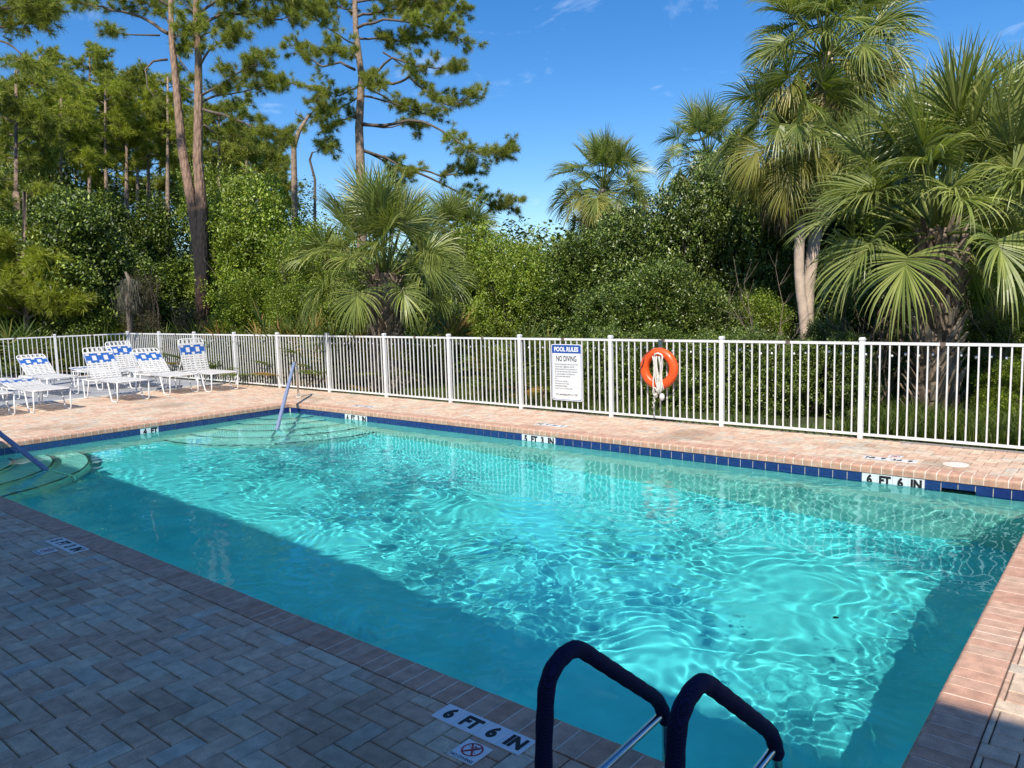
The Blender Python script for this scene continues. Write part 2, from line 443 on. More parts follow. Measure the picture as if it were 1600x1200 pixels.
# the two walls whose tile band cannot be seen from the terrace side: joined
st = MB()
y = wy1-TP
while y > wy0+TP: st.box((wx1-.009, y-TP/2+.0025, top-TP+.003), (wx1, y+TP/2-.0025, top-.002)); y -= TP
x = wx1-TP
while x > wx0+TP: st.box((x-TP/2+.0025, wy0, top-TP+.003), (x+TP/2-.0025, wy0+.009, top-.002)); x -= TP
o = st.build('waterline_tile_band', M_tile, pool); o['kind'] = 'stuff'; receivers.append(o)
for o in C.objects:
    if o.parent and (o.parent == pool or o.parent.name.startswith('depth_marker')): o.cycles.is_caustics_receiver = True
for o in receivers: o.cycles.is_caustics_receiver = True

# ------------------------------------------------------------------ water
nx, ny = 820, 420
X = np.linspace(wx0-.03, wx1+.03, nx); Y = np.linspace(wy0-.03, wy1+.03, ny); XX, YY = np.meshgrid(X, Y)
r2 = np.random.default_rng(5)
def low(seed, lo, hi, n=14):
    r = np.random.default_rng(seed); Z = np.zeros_like(XX)
    for i in range(n):
        lam = r.uniform(lo, hi); th = r.uniform(0, 2*np.pi); k = 2*np.pi/lam
        Z += np.sin(k*(XX*np.cos(th)+YY*np.sin(th))+r.uniform(0, 7))
    return Z/np.sqrt(n/2)
agit = np.clip(.62+.42*low(21, 2.2, 6), .12, 1.5)
jx = np.exp(-(((XX+3.4)/2.6)**2+((YY-6.0)/2.2)**2)); agit = np.clip(agit*(.8+.45*jx), .15, 1.05)
WAVE = .365
W1 = np.zeros_like(XX); W2 = np.zeros_like(XX)
wx_ = XX+.10*low(31, .8, 2.5); wy_ = YY+.10*low(32, .8, 2.5)
for i in range(130):
    lam = np.exp(r2.uniform(np.log(.09), np.log(.30))); th = r2.uniform(0, 2*np.pi) if i % 3 else r2.normal(2.1, .6); k = 2*np.pi/lam
    A = .00040*(lam/.25)**.9
    w = A*np.sin(k*(wx_*np.cos(th)+wy_*np.sin(th))+r2.uniform(0, 7))
    if lam < .22: W1 += w
    else: W2 += w
Z = ZW+(W1*agit*1.0+W2*(.45+.55*agit)*.85)*WAVE
sx_ = np.std(np.gradient(Z, X[1]-X[0], axis=1)); print('wave slope rms', sx_)
v = np.stack([XX, YY, Z], -1).reshape(-1, 3)
idx = np.arange(nx*ny).reshape(ny, nx)
fa = np.stack([idx[:-1, :-1], idx[:-1, 1:], idx[1:, 1:], idx[1:, :-1]], -1).reshape(-1, 4)
ring = np.concatenate([idx[0, :], idx[1:, -1], idx[-1, :-1][::-1], idx[1:-1, 0][::-1]])
nb = len(v); lowr = v[ring].copy(); lowr[:, 2] = -2.4
cc = len(v)+len(ring)
v = np.concatenate([v, lowr]); m = len(ring); a = np.arange(m); bb = (a+1) % m
sk = np.stack([ring[bb], ring[a], nb+a, nb+bb], -1)
corner = [0, nx-1, nx-1+ny-1, nx-1+ny-1+nx-1]
bot = np.array([[nb+c for c in corner[::-1]]])
me = np_mesh('water', v, np.concatenate([fa, sk, bot]), M_water, 4, True)
water = put('water', me); tag(water, 'rippled clear teal pool water', kind='structure')
water.cycles.is_caustics_caster = True

# ------------------------------------------------------------------ deck and coping
deck = empty('pool_deck', (0, 0, 0)); tag(deck, 'paved deck of salmon, buff and grey pavers round the pool', kind='structure')
DX0, DX1, DY0 = -17.7, 9.0, -7.0
b = MB()
ox0, ox1, oy0, oy1 = XL-.02, XR+.02, YN-.02, YF+.02
zb = -.012
O = [(DX0, DY0), (DX1, DY0), (DX1, YFE+.05), (DX0, YFE+.05)]; I = [(ox0, oy0), (ox1, oy0), (ox1, oy1), (ox0, oy1)]
b.add([(x, y, zb) for x, y in O+I], [(0, 1, 5, 4), (1, 2, 6, 5), (2, 3, 7, 6), (3, 0, 4, 7)])
b.build('paver_bed', M_bed, deck)
b = MB(); b.box((DX0, YFE+.05, -.3), (DX1, YFE+.09, -.004)); b.build('deck_edge', M_border, deck)
b = MB(); b.box((DX0-.32, DY0, -.1), (DX0-.005, YFE+.09, -.001)); b.build('border_strip', M_border, deck)
slab = MB(); slab.box((-27, DY0, -.12), (DX0-.33, YFE+.09, -.006)); tag(slab.build('concrete_slab', M_conc), 'grey concrete slab under the far loungers', kind='structure')

PV = .1085; GAP = .0028
def brick_mesh(w, h, name='paver', mat=None, th=.02):
    mb = MB(); mb.chamfer((-w/2+GAP, -h/2+GAP, -th), (w/2-GAP, h/2-GAP, 0), .0045); return mb.mesh(name, mat or M_paver)
ME_H = brick_mesh(2*PV, PV); ME_V = brick_mesh(PV, 2*PV)
def hole(x, y, hw, hh):
    # inside the pool and coping rectangle?
    return x+hw > XL-CO+.004 and x-hw < XR+CO-.004 and y+hh > YN-CO+.004 and y-hh < YF+CO-.004
def clip_rect(x0, x1, y0, y1):
    """the parts of a paver outside the coping rectangle and inside the deck, up to one rectangle"""
    x0, x1 = max(x0, DX0+.003), min(x1, DX1-.003); y0, y1 = max(y0, DY0), min(y1, YFE+.045)
    if x1-x0 < .02 or y1-y0 < .02: return None
    cx0, cx1, cy0, cy1 = XL-CO-.003, XR+CO+.003, YN-CO-.003, YF+CO+.003
    if x1 <= cx0 or x0 >= cx1 or y1 <= cy0 or y0 >= cy1: return (x0, x1, y0, y1)
    best = None
    for r in ((x0, min(x1, cx0), y0, y1), (max(x0, cx1), x1, y0, y1), (x0, x1, y0, min(y1, cy0)), (x0, x1, max(y0, cy1), y1)):
        if r[1]-r[0] > .02 and r[3]-r[2] > .02:
            ar = (r[1]-r[0])*(r[3]-r[2])
            if best is None or ar > best[0]: best = (ar, r)
    return best[1] if best else None
MARK_RECTS = []      # places where marker tiles replace pavers
bricks = []
for j in range(-70, 100):
    for i in range(-175, 90):
        # herringbone: unit cell of 4 modules
        k = (i-j) % 4
        x, y = i*PV, j*PV+.03
        if k == 0: r = (x, x+2*PV, y, y+PV)
        elif k == 2: r = (x, x+PV, y, y+2*PV) if False else None
        else: r = None
        if r: bricks.append(r)
        if (i-j) % 4 == 3: bricks.append((x, x+PV, y, y+2*PV))
def cam_depth(x, y):
    d = Vector((x, y, 0))-EYE; Z = d.dot(F)
    if Z < .3: return None
    return 800+CF*d.dot(R)/Z, 600-CF*d.dot(U)/Z, Z
cand = []
for r in bricks:
    c = clip_rect(*r)
    if c is None: continue
    x, y = (c[0]+c[1])/2, (c[2]+c[3])/2
    q = cam_depth(x, y)
    if q is None: Zd = math.hypot(x, y)+50; vis = False
    else: u, vv, Zd = q; vis = -60 < u < 1660 and vv < 1280
    cand.append((0 if vis else 1, Zd, c))
cand.sort(key=lambda t: (t[0], t[1]))
stuffb = MB(); nind = 0
for vis, Zd, c in cand:
    w, h = c[1]-c[0], c[3]-c[2]; x, y = (c[0]+c[1])/2, (c[2]+c[3])/2
    if vis and Zd > 60: 
        continue
    dz = rnd.uniform(-.0018, .0012)
    if nind < 300 and not vis:
        if abs(w-2*PV) < 1e-4 and abs(h-PV) < 1e-4: me = ME_H
        elif abs(w-PV) < 1e-4 and abs(h-2*PV) < 1e-4: me = ME_V
        else: me = brick_mesh(w, h)
        put('paver', me, deck, (x, y, dz), (rnd.gauss(0, .003), rnd.gauss(0, .003), rnd.gauss(0, .004))); nind += 1
    else:
        stuffb.chamfer((c[0]+GAP, c[2]+GAP, -.02), (c[1]-GAP, c[3]-GAP, dz), .004)
o = stuffb.build('paver_field', M_paver, deck); o['kind'] = 'stuff'

# coping bricks: bull-nosed, mortared
cop = empty('pool_coping', (0, 0, 0)); tag(cop, 'salmon bull-nosed brick coping round the pool edge', kind='structure')
def coping_mesh(w, depth, name='coping_brick'):
    # local y runs from the outer end (0) to the pool nose (depth); x width w; top at z 0
    prof = [(0, -.078), (0, 0)]
    rr = .026
    for k in range(6):
        a = math.pi/2*k/5; prof.append((depth-rr+rr*math.sin(a), -rr+rr*math.cos(a)))
    prof += [(depth, -.078)]
    n = len(prof); vs = [(-w/2, y, z) for y, z in prof]+[(w/2, y, z) for y, z in prof]
    mb = MB()
    for k in range(n):
        l = (k+1) % n; mb.add([vs[k], vs[l], vs[n+l], vs[n+k]], [(0, 3, 2, 1)], 0, False)
    mb.add(vs, [tuple(range(n)), tuple(range(n, 2*n))[::-1]])
    return mb.mesh(name, M_coping)
CPP = .1035
ME_COP = coping_mesh(CPP-.0075, CO)
mort = MB()
rows = []
n = int(round((XR-XL)/CPP)); pw = (XR-XL)/n
for i in range(n):
    x = XL+(i+.5)*pw
    rows.append((x, YN-CO, 0, 'n')); rows.append((x, YF+CO, math.pi, 'f'))
n2 = int(round((YF-YN+2*CO)/CPP)); pw2 = (YF-YN+2*CO)/n2
for i in range(n2):
    y = YN-CO+(i+.5)*pw2
    rows.append((XR+CO, y, math.pi/2, 'r')); rows.append((XL-CO, y, -math.pi/2, 'l'))
vis = []
for r in rows:
    q = cam_depth(r[0], r[1]); ok = q is not None and -40 < q[0] < 1640 and q[1] < 1260
    vis.append((0 if ok else 1, q[2] if q else 99, r))
vis.sort(key=lambda t: (t[0], t[1]))
rest = MB(); cnt = 0
for k, Zd, (x, y, a, s) in vis:
    if cnt < 300 and not k:
        put('coping_brick', ME_COP, cop, (x, y, rnd.uniform(-.001, .001)), (0, 0, a+rnd.gauss(0, .003))); cnt += 1
    else:
        o = len(rest.v); mt = Matrix.Translation((x, y, 0)) @ Matrix.Rotation(a, 4, 'Z')
        rest.add([mt @ v_.co for v_ in ME_COP.vertices], [tuple(p.vertices) for p in ME_COP.polygons])
if rest.v: o = rest.build('coping_brick_row', M_coping, cop); o['kind'] = 'stuff'
def mortar_run(p0, ang, ln):
    """mortar behind the brick joints: the brick profile drawn in by 2 mm, along one side"""
    prof = [(.002, -.076), (.002, -.0016)]; rr = .026
    for k in range(5):
        a = math.pi/2*k/4; prof.append((CO-.002-rr+rr*math.sin(a), -.0016-rr+rr*math.cos(a)))
    prof += [(CO-.002, -.076)]; n = len(prof); mt = Matrix.Translation(p0) @ Matrix.Rotation(ang, 4, 'Z')
    vs = [mt @ Vector((0, y, z)) for y, z in prof]+[mt @ Vector((ln, y, z)) for y, z in prof]
    mort.add(vs, [(i, (i+1) % n, (i+1) % n+n, i+n) for i in range(n)]+[tuple(range(n))[::-1], tuple(range(n, 2*n))])
mortar_run((XL-.05, YN-CO, 0), 0, XR-XL+.1); mortar_run((XR+.05, YF+CO, 0), math.pi, XR-XL+.1)
mortar_run((XR+CO, YN-CO+.002, -.0002), math.pi/2, YF-YN+2*CO-.004); mortar_run((XL-CO, YF+CO-.002, -.0002), -math.pi/2, YF-YN+2*CO-.004)
mort.build('coping_mortar', M_grout, cop)

# depth markers in the deck
def flat_marker(seq, x, y, ang, label, size=.127, z=.0015):
    return depth_marker(seq, (x, y, z), Euler((0, 0, ang)), label, size, wall=False)
def no_diving(x, y, ang, label, s=.15, z=.0015):
    root = empty('no_diving_marker', (x, y, z), ang); tag(root, label, 'marker')
    put('marker_tile', ME_MTILE, root, scale=(s/TP, s/TP, .6))
    zz = .0064
    b = MB(); n = 36; ro, ri = .0475, .040
    vs = []
    for i in range(n):
        a = 2*math.pi*i/n; vs += [(ro*math.cos(a), .014+ro*math.sin(a), zz), (ri*math.cos(a), .014+ri*math.sin(a), zz)]
    fs = [(2*i, 2*((i+1) % n), 2*((i+1) % n)+1, 2*i+1) for i in range(n)]
    b.add(vs, fs)
    for d in (1, -1):
        t = Vector((math.cos(RAD(52*d)), math.sin(RAD(52*d)), 0)); p = Vector((-t.y, t.x, 0))*.0042; c = Vector((0, .014, zz+.0008 if d > 0 else zz+.0004))
        b.add([c-t*.042-p, c+t*.042-p, c+t*.042+p, c-t*.042+p], [(0, 1, 2, 3)])
    b.build('prohibition_ring', M_red, root)
    b = MB()
    def seg(p, q, w):
        p = Vector((*p, zz-.0003)); q = Vector((*q, zz-.0003)); t = (q-p).normalized(); s_ = Vector((-t.y, t.x, 0))*w
        b.add([p-s_, q-s_, q+s_, p+s_], [(0, 1, 2, 3)])
    seg((-.018, -.008), (.012, .022), .004); seg((-.018, -.008), (-.027, -.012), .0025); seg((.0, .01), (.012, .002), .002); seg((.012, .022), (.024, .034), .002); seg((-.03, .03), (.03, -.002), .0008)
    b.tube([(.0, .036, zz-.0002), (.0, .036, zz)], .006, 10)
    b.build('diver_figure', M_black, root)
    me = text_mesh('NO DIVING', .0245, M_black, bold=.0004, sx=.95); put('lettering', me, root, (0, -.054, zz))
    return root
flat_marker(['6', 'FT', '6', 'IN'], -2.165, 2.335, 0, 'white deck tiles reading 6 FT 6 IN beside the pool ladder')
no_diving(-2.085, 2.172, 0, 'no diving tile beside the 6 FT 6 IN deck tiles near the ladder', .135)
flat_marker(['5', 'FT', '3', 'IN'], -6.61, 2.32, 0, 'white deck tiles reading 5 FT 3 IN in the shade at left', .135)
no_diving(-6.58, 2.155, 0, 'small no diving tile beside the shaded 5 FT 3 IN deck tiles', .14)
flat_marker(['6', 'FT', '6', 'IN'], -2.15, 9.05, math.pi, 'upside-down 6 FT 6 IN deck tiles on the far side beside the skimmer lid', .135)
no_diving(-2.14, 9.25, math.pi, 'no diving tile behind the far upside-down 6 FT 6 IN tiles', .14)
flat_marker(['5', 'FT', '3', 'IN'], -6.79, 9.05, math.pi, 'upside-down 5 FT 3 IN deck tiles on the far side below the rules sign', .135)
flat_marker(['4', 'FT', '3', 'IN'], -11.07, 9.05, math.pi, 'upside-down 4 FT 3 IN deck tiles on the far side near the corner handrail', .135)
b = MB(); b.tube([(0, 0, -.01), (0, 0, .0035)], [.125, .122], 28); b.tube([(0, 0, .0035), (0, 0, .006)], [.1, .098], 28)
tag(b.build('skimmer_lid', M_lid, None, (-1.53, 9.15, .0015)), 'round cream skimmer lid set in the far deck', 'lid')

# ------------------------------------------------------------------ fence
fence = empty('pool_fence', (0, YFE, 0)); tag(fence, 'white metal picket fence round the far side of the pool', 'fence')
def fpart(name, me, loc, rotz=0): return put(name, me, fence, (loc[0], loc[1]-YFE, loc[2]), (0, 0, rotz))
PX = [-2.773, -4.63, -6.46, -8.275, -9.96, -11.744, -13.575, -15.424, -17.251, -19.172, -21.08, -22.986]
FH = 1.225
mb = MB(); mb.box((-.0285, -.0285, 0), (.0285, .0285, FH+.02)); ME_POST = mb.mesh('fence_post', M_white)
mb = MB(); mb.box((-.034, -.034, 0), (.034, .034, .022)); mb.chamfer((-.03, -.03, .022), (.03, .03, .036), .008); ME_CAP = mb.mesh('post_cap', M_white)
mb = MB(); mb.box((-.008, -.008, .065), (.008, .008, FH-.032)); ME_PICK = mb.mesh('picket', M_white)
def panel(p, q, npk, bracket=True):
    p = Vector(p); q = Vector(q); d = q-p; Ln = d.length; a = math.atan2(d.y, d.x); t = d/Ln
    for z0, z1 in ((.045, .075), (FH-.034, FH)):
        mb = MB(); mb.box((.0285, -.014, z0), (Ln-.0285, .014, z1)); fpart('rail', mb.mesh('rail', M_white), p, a)
    for i in range(npk):
        c = p+t*(Ln*(i+1)/(npk+1)+rnd.gauss(0, .0015)); o = fpart('picket', ME_PICK, c, a); o.rotation_euler = (rnd.gauss(0, .0015), rnd.gauss(0, .002), a)
    if bracket:
        mb = MB(); mb.box((Ln*.5-.03, -.017, FH-.038), (Ln*.5+.03, .017, FH+.004)); fpart('rail_bracket', mb.mesh('rail_bracket', M_bracket), p, a)
def post(p, a=0):
    o = fpart('fence_post', ME_POST, p, a); c = put('post_cap', ME_CAP, o, (0, 0, FH+.02))
allx = [2.6, .82, -.98]+PX
for x in allx: post((x, YFE, 0))
for i in range(len(allx)-1): panel((allx[i], YFE, 0), (allx[i+1], YFE, 0), 16)
la = math.atan2(FD.y, FD.x)
for k in range(1, 5): post(FC+FD*k, la)
for k in range(0, 4): panel(FC+FD*k, FC+FD*(k+1), 16)
# base plate / track where the fence meets the deck on the right
b = MB(); b.box((-2.3, YFE-.05, .002), (2.5, YFE-.018, .02)); o = b.build('base_track', plain('galvanised_track', (.45, .45, .46), .4, metal=.6, noise=.1), fence); o.location = (0, -YFE, 0)

# string of small bulbs behind the fence
sl = empty('string_lights', (0, YFE+.09, 1.1)); tag(sl, 'string of small white bulbs strung behind the white fence', 'string lights')
mb = MB(); mb.sphere((0, 0, 0), .015, 6, sz=1.25); ME_BULB = mb.mesh('bulb', plain('white_bulb_glass', (.8, .8, .78), .2, spec=.6))
pts = []
for i in range(0, 175):
    x = 2.5-i*.15; z = -.01+.02*math.sin(i*.7)-.015*math.sin(i*1.9)
    if x < -22.8: break
    pts.append((x, rnd.uniform(-.01, .01), z)); put('bulb', ME_BULB, sl, (x, pts[-1][1], z-.022))
b = MB(); b.tube(pts, .003, 4, cap=False); b.build('cable', M_cord, sl)

# ------------------------------------------------------------------ sign on the fence
sg = empty('pool_rules_sign', (-7.285, YFE-.032, .67)); tag(sg, 'white and blue pool rules sign on the fence', 'sign')
def rrect(w, h, r, z, n=5):
    vs = []
    for cx, cy, a0 in ((w/2-r, h/2-r, 0), (-w/2+r, h/2-r, 90), (-w/2+r, -h/2+r, 180), (w/2-r, -h/2+r, 270)):
        for k in range(n+1):
            a = RAD(a0+90*k/n); vs.append((cx+r*math.cos(a), cy+r*math.sin(a), z))
    return vs
def plate(w, h, r, y0, y1):
    mb = MB(); a = [(x, y1, z) for x, z, _ in rrect(w, h, r, 0)]; c = [(x, y0, z) for x, z, _ in rrect(w, h, r, 0)]; n = len(a)
    mb.add(a+c, [tuple(range(n)), tuple(range(n, 2*n))[::-1]]+[(i, i+n, (i+1) % n+n, (i+1) % n) for i in range(n)]); return mb
plate(.60, .92, .03, -.004, .002).build('sign_panel', M_signwhite, sg)
# blue border line, header
bd = MB(); a = [(x, -.0055, z) for x, z, _ in rrect(.575, .895, .024, 0)]; c = [(x, -.0055, z) for x, z, _ in rrect(.562, .882, .02, 0)]; n = len(a)
bd.add(a+c, [(i, (i+1) % n, (i+1) % n+n, i+n) for i in range(n)]); bd.build('sign_border', M_signblue, sg)
hd = MB(); hd.add([(-.284, -.006, .315), (.284, -.006, .315), (.284, -.006, .44), (-.284, -.006, .44)], [(0, 1, 2, 3)]); hd.build('header_band', M_signblue, sg)
RS = (RAD(90), 0, 0)
put('lettering', text_mesh('POOL RULES', .098, M_signwhite, bold=.0045, sx=.86), sg, (0, -.0075, .375), RS)
put('lettering', text_mesh('NO DIVING', .125, M_black, bold=.002, sx=.62), sg, (0, -.0065, .222), RS)
lines = ['NO FOOD OR BEVERAGES IN THE POOL OR ON THE', 'POOL WET DECK. COMMERCIALLY BOTTLED', 'WATER IN PLASTIC BOTTLES IS ALLOWED ON THE', 'POOL WET DECK FOR POOL PATRON HYDRATION.',
         'NO GLASS OR ANIMALS IN THE FENCED POOL', 'AREA OR 50 FEET FROM UNFENCED', 'POOL.', 'BATHING LOAD: 18 PERSONS.', 'POOL HOURS: DAWN TO DUSK.', 'SHOWER BEFORE ENTERING.', 'DO NOT SWALLOW THE POOL WATER.']
for i, t in enumerate(lines):
    put('lettering', text_mesh(t, .031, M_black, bold=.0002, sx=.62, align='LEFT'), sg, (-.235, -.0065, .13-i*.0395), RS)
put('lettering', text_mesh("POOL MAXIMUM DEPTH: 6' 6\" FEET", .05, M_black, bold=.0003, sx=.56), sg, (0, -.0065, -.365), RS)
for sx_, sz_ in ((-.26, .43), (.26, .43), (-.26, -.43), (.26, -.43)):
    mb = MB(); mb.tube([(sx_, -.004, sz_), (sx_, -.009, sz_)], .008, 8); mb.build('bolt', M_steel, sg)

# ------------------------------------------------------------------ life ring
lr = empty('life_ring', (-5.575, YFE-.085, .80)); tag(lr, 'orange life ring hung on the white fence', 'life ring')
b = MB(); n = 48
b.tube([(.24*math.cos(2*math.pi*i/n), 0, .24*math.sin(2*math.pi*i/n)) for i in range(n)], .068, 16, closed=True)
b.build('ring', M_orange, lr)
b = MB()
b.tube([(-.20, -.09, .20), (-.19, -.1, .16), (-.22, -.09, .06), (-.30, -.05, -.04), (-.335, -.0, -.08), (-.34, .03, -.03), (-.30, .02, .02)], .006, 6)
b.tube([(-.20, -.09, .20), (-.13, -.075, .25), (-.08, -.03, .31), (-.05, .0, .32)], .006, 6)
b.tube([(.3, .0, -.09), (.28, .02, -.24), (.2, .05, -.37), (.08, .03, -.42)], .006, 6)
b.build('grab_cord', M_cord, lr)
b = MB(); b.box((-.035, .04, .16), (.035, .052, .42)); b.box((-.03, -.05, .16), (.03, .052, .172)); b.build('hanger', M_steel, lr)
rp = empty('throw_rope', (-5.535, YFE-.18, .80)); tag(rp, 'bundle of white throw rope looped through the orange life ring', 'rope')
b = MB(); rr_ = random.Random(4)
for i in range(9):
    x0 = -.07+.14*i/8+rr_.uniform(-.008, .008); yb = rr_.uniform(-.015, .02)
    pts = []
    bot = -.34+rr_.uniform(-.05, .05)
    for k in range(9):
        t = k/8; z = .19+(bot-.19)*t
        pts.append((x0*(1-.35*t)+.012*math.sin(t*6+i)-.01+.05*t*(i % 2), yb+.01*math.sin(t*5+i*2), z))
    b.tube(pts, .0105, 6)
for i in range(4):
    a0 = i*.5; b.tube([(-.05+.03*math.cos(k*.8+a0), -.02+.01*i, -.33+.06*math.sin(k*.8+a0)-.012*i) for k in range(8)], .0095, 6)
b.tube([(-.07, 0, .17), (-.04, -.012, .225), (.01, -.02, .235), (.06, -.012, .215), (.08, 0, .17)], .014, 6)
b.tube([(-.05, 0, -.35), (-.09, .01, -.42), (-.05, .0, -.47), (-.1, .01, -.50), (-.07, 0, -.54), (-.1, 0, -.58)], .009, 6)
b.build('rope_bundle', M_rope, rp)
b = MB(); b.sphere((.065, -.01, -.405), .04, 10, sz=1.35); b.build('float', M_vinyl, rp)

# ------------------------------------------------------------------ ladder and handrails
def smooth_path(P, rad=.12, n=7):
    P = [Vector(p) for p in P]; out = [P[0]]
    for i in range(1, len(P)-1):
        a, b_, c = P[i-1], P[i], P[i+1]; d1 = (a-b_); d2 = (c-b_)
        r = min(rad, d1.length*.48, d2.length*.48); s = b_+d1.normalized()*r; e_ = b_+d2.normalized()*r
        for k in range(n+1):
            t = k/n; out.append(s*(1-t)**2+b_*2*t*(1-t)+e_*t*t)
    out.append(P[-1]); return out
lad = empty('pool_ladder', (-1.27, 2.3, 0)); tag(lad, 'steel pool ladder with navy woven sleeves at the near edge', 'ladder')
# local coordinates relative to (-1.27, 2.3)
for lx, yy in ((-.23, 0), (.23, .04)):
    P = [(lx, -.38+yy, 0), (lx, -.39+yy, .30), (lx, -.355+yy, .61), (lx, -.20+yy, .655), (lx, .40+yy, .19), (lx, .465+yy, .06), (lx, .465+yy, -1.25)]
    path = smooth_path(P, .16)
    mb = MB(); mb.tube(path, .0195, 14); o = mb.build('ladder_rail', M_steel, lad); o.cycles.is_caustics_receiver = True
    sl_ = [p for p in path if p.z > .09 or p.y < .1]
    i0 = next(i for i, p in enumerate(path) if p.z > .12)
    i1 = max(i for i, p in enumerate(path) if p.z > .06)
    seg = [Vector((lx, path[0].y-.004, .2))]+path[i0:i1+1]
    fine = []
    for a_, b_ in zip(seg[:-1], seg[1:]):
        m_ = max(1, int((b_-a_).length/.03))
        for k in range(m_): fine.append(a_.lerp(b_, k/m_))
    fine.append(seg[-1])
    rs = [.030+.0012*math.sin(i*1.7) for i in range(len(fine))]; rs[0] = .026; rs[-1] = .024
    mb = MB(); mb.tube(fine, rs, 16); mb.build('rail_sleeve', M_sleeve_navy, o)
    mb = MB(); mb.tube([(lx, .455+yy, .12), (lx, .38+yy, .115), (lx, -.1+yy, .10), (lx, -.34+yy, .02)], .0165, 12); mb.build('brace_tube', M_steel, lad)
    mb = MB(); mb.tube([(lx, -.38+yy, .0), (lx, -.38+yy, .012)], [.045, .038], 16); mb.build('base_flange', M_steel, lad)
for z in (-.42, -.70, -.98):
    mb = MB(); mb.box((-.23, .43, z), (.23, .51, z+.025)); o = mb.build('tread', M_vinyl, lad); o.cycles.is_caustics_receiver = True

def handrail(base, tip_w, dz, label, top=.80):
    """a rail from a post outside the corner down into the steps"""
    base = Vector(base); tip = Vector(tip_w); d = (tip-base); d.z = 0; ln = d.length; dn = d/ln
    root = empty('corner_handrail', (base.x, base.y, 0)); tag(root, label, 'handrail')
    Pp = [Vector((0, 0, -.0)), Vector((0, 0, top)), dn*.42+Vector((0, 0, top-.02)), dn*ln+Vector((0, 0, ZW))]
    q = Pp[3]-Pp[2]; ext = Pp[3]+q.normalized()*.55
    path = smooth_path([Pp[0], Pp[1], Pp[2], ext], .1)
    mb = MB(); mb.tube(path, .0215, 12); o = mb.build('rail_tube', M_steel, root); o.cycles.is_caustics_receiver = True
    i1 = next(i for i, p in enumerate(path) if (p.xy.length > .16))
    seg = path[i1:-1]+[Pp[3]+q.normalized()*.04]
    fine = []
    for a_, b_ in zip(seg[:-1], seg[1:]):
        m_ = max(1, int((b_-a_).length/.1))
        for k in range(m_): fine.append(a_.lerp(b_, k/m_))
    fine.append(seg[-1])
    mb = MB(); mb.tube(fine, [.033+.0015*math.sin(i*2.1) for i in range(len(fine))], 12); s_ = mb.build('rail_sleeve', M_sleeve_blue, o); s_.cycles.is_caustics_receiver = True
    mb = MB(); mb.tube([(0, 0, 0), (0, 0, .015)], [.06, .05], 18); mb.build('base_flange', M_lid, root)
    leg = ext+dn*.1; mb = MB(); mb.tube([ext, ext+dn*.03-Vector((0, 0, .4))], .0215, 10); o = mb.build('submerged_leg', M_steel, root); o.cycles.is_caustics_receiver = True
handrail((-13.45, 9.30, 0), (-11.20, 7.29, 0), 0, 'blue sleeved handrail leading into the far corner steps', .74)
handrail((-13.4, 3.0, 0), (-11.03, 3.71, 0), 0, 'blue sleeved handrail at the left picture edge above the near corner steps', .92)

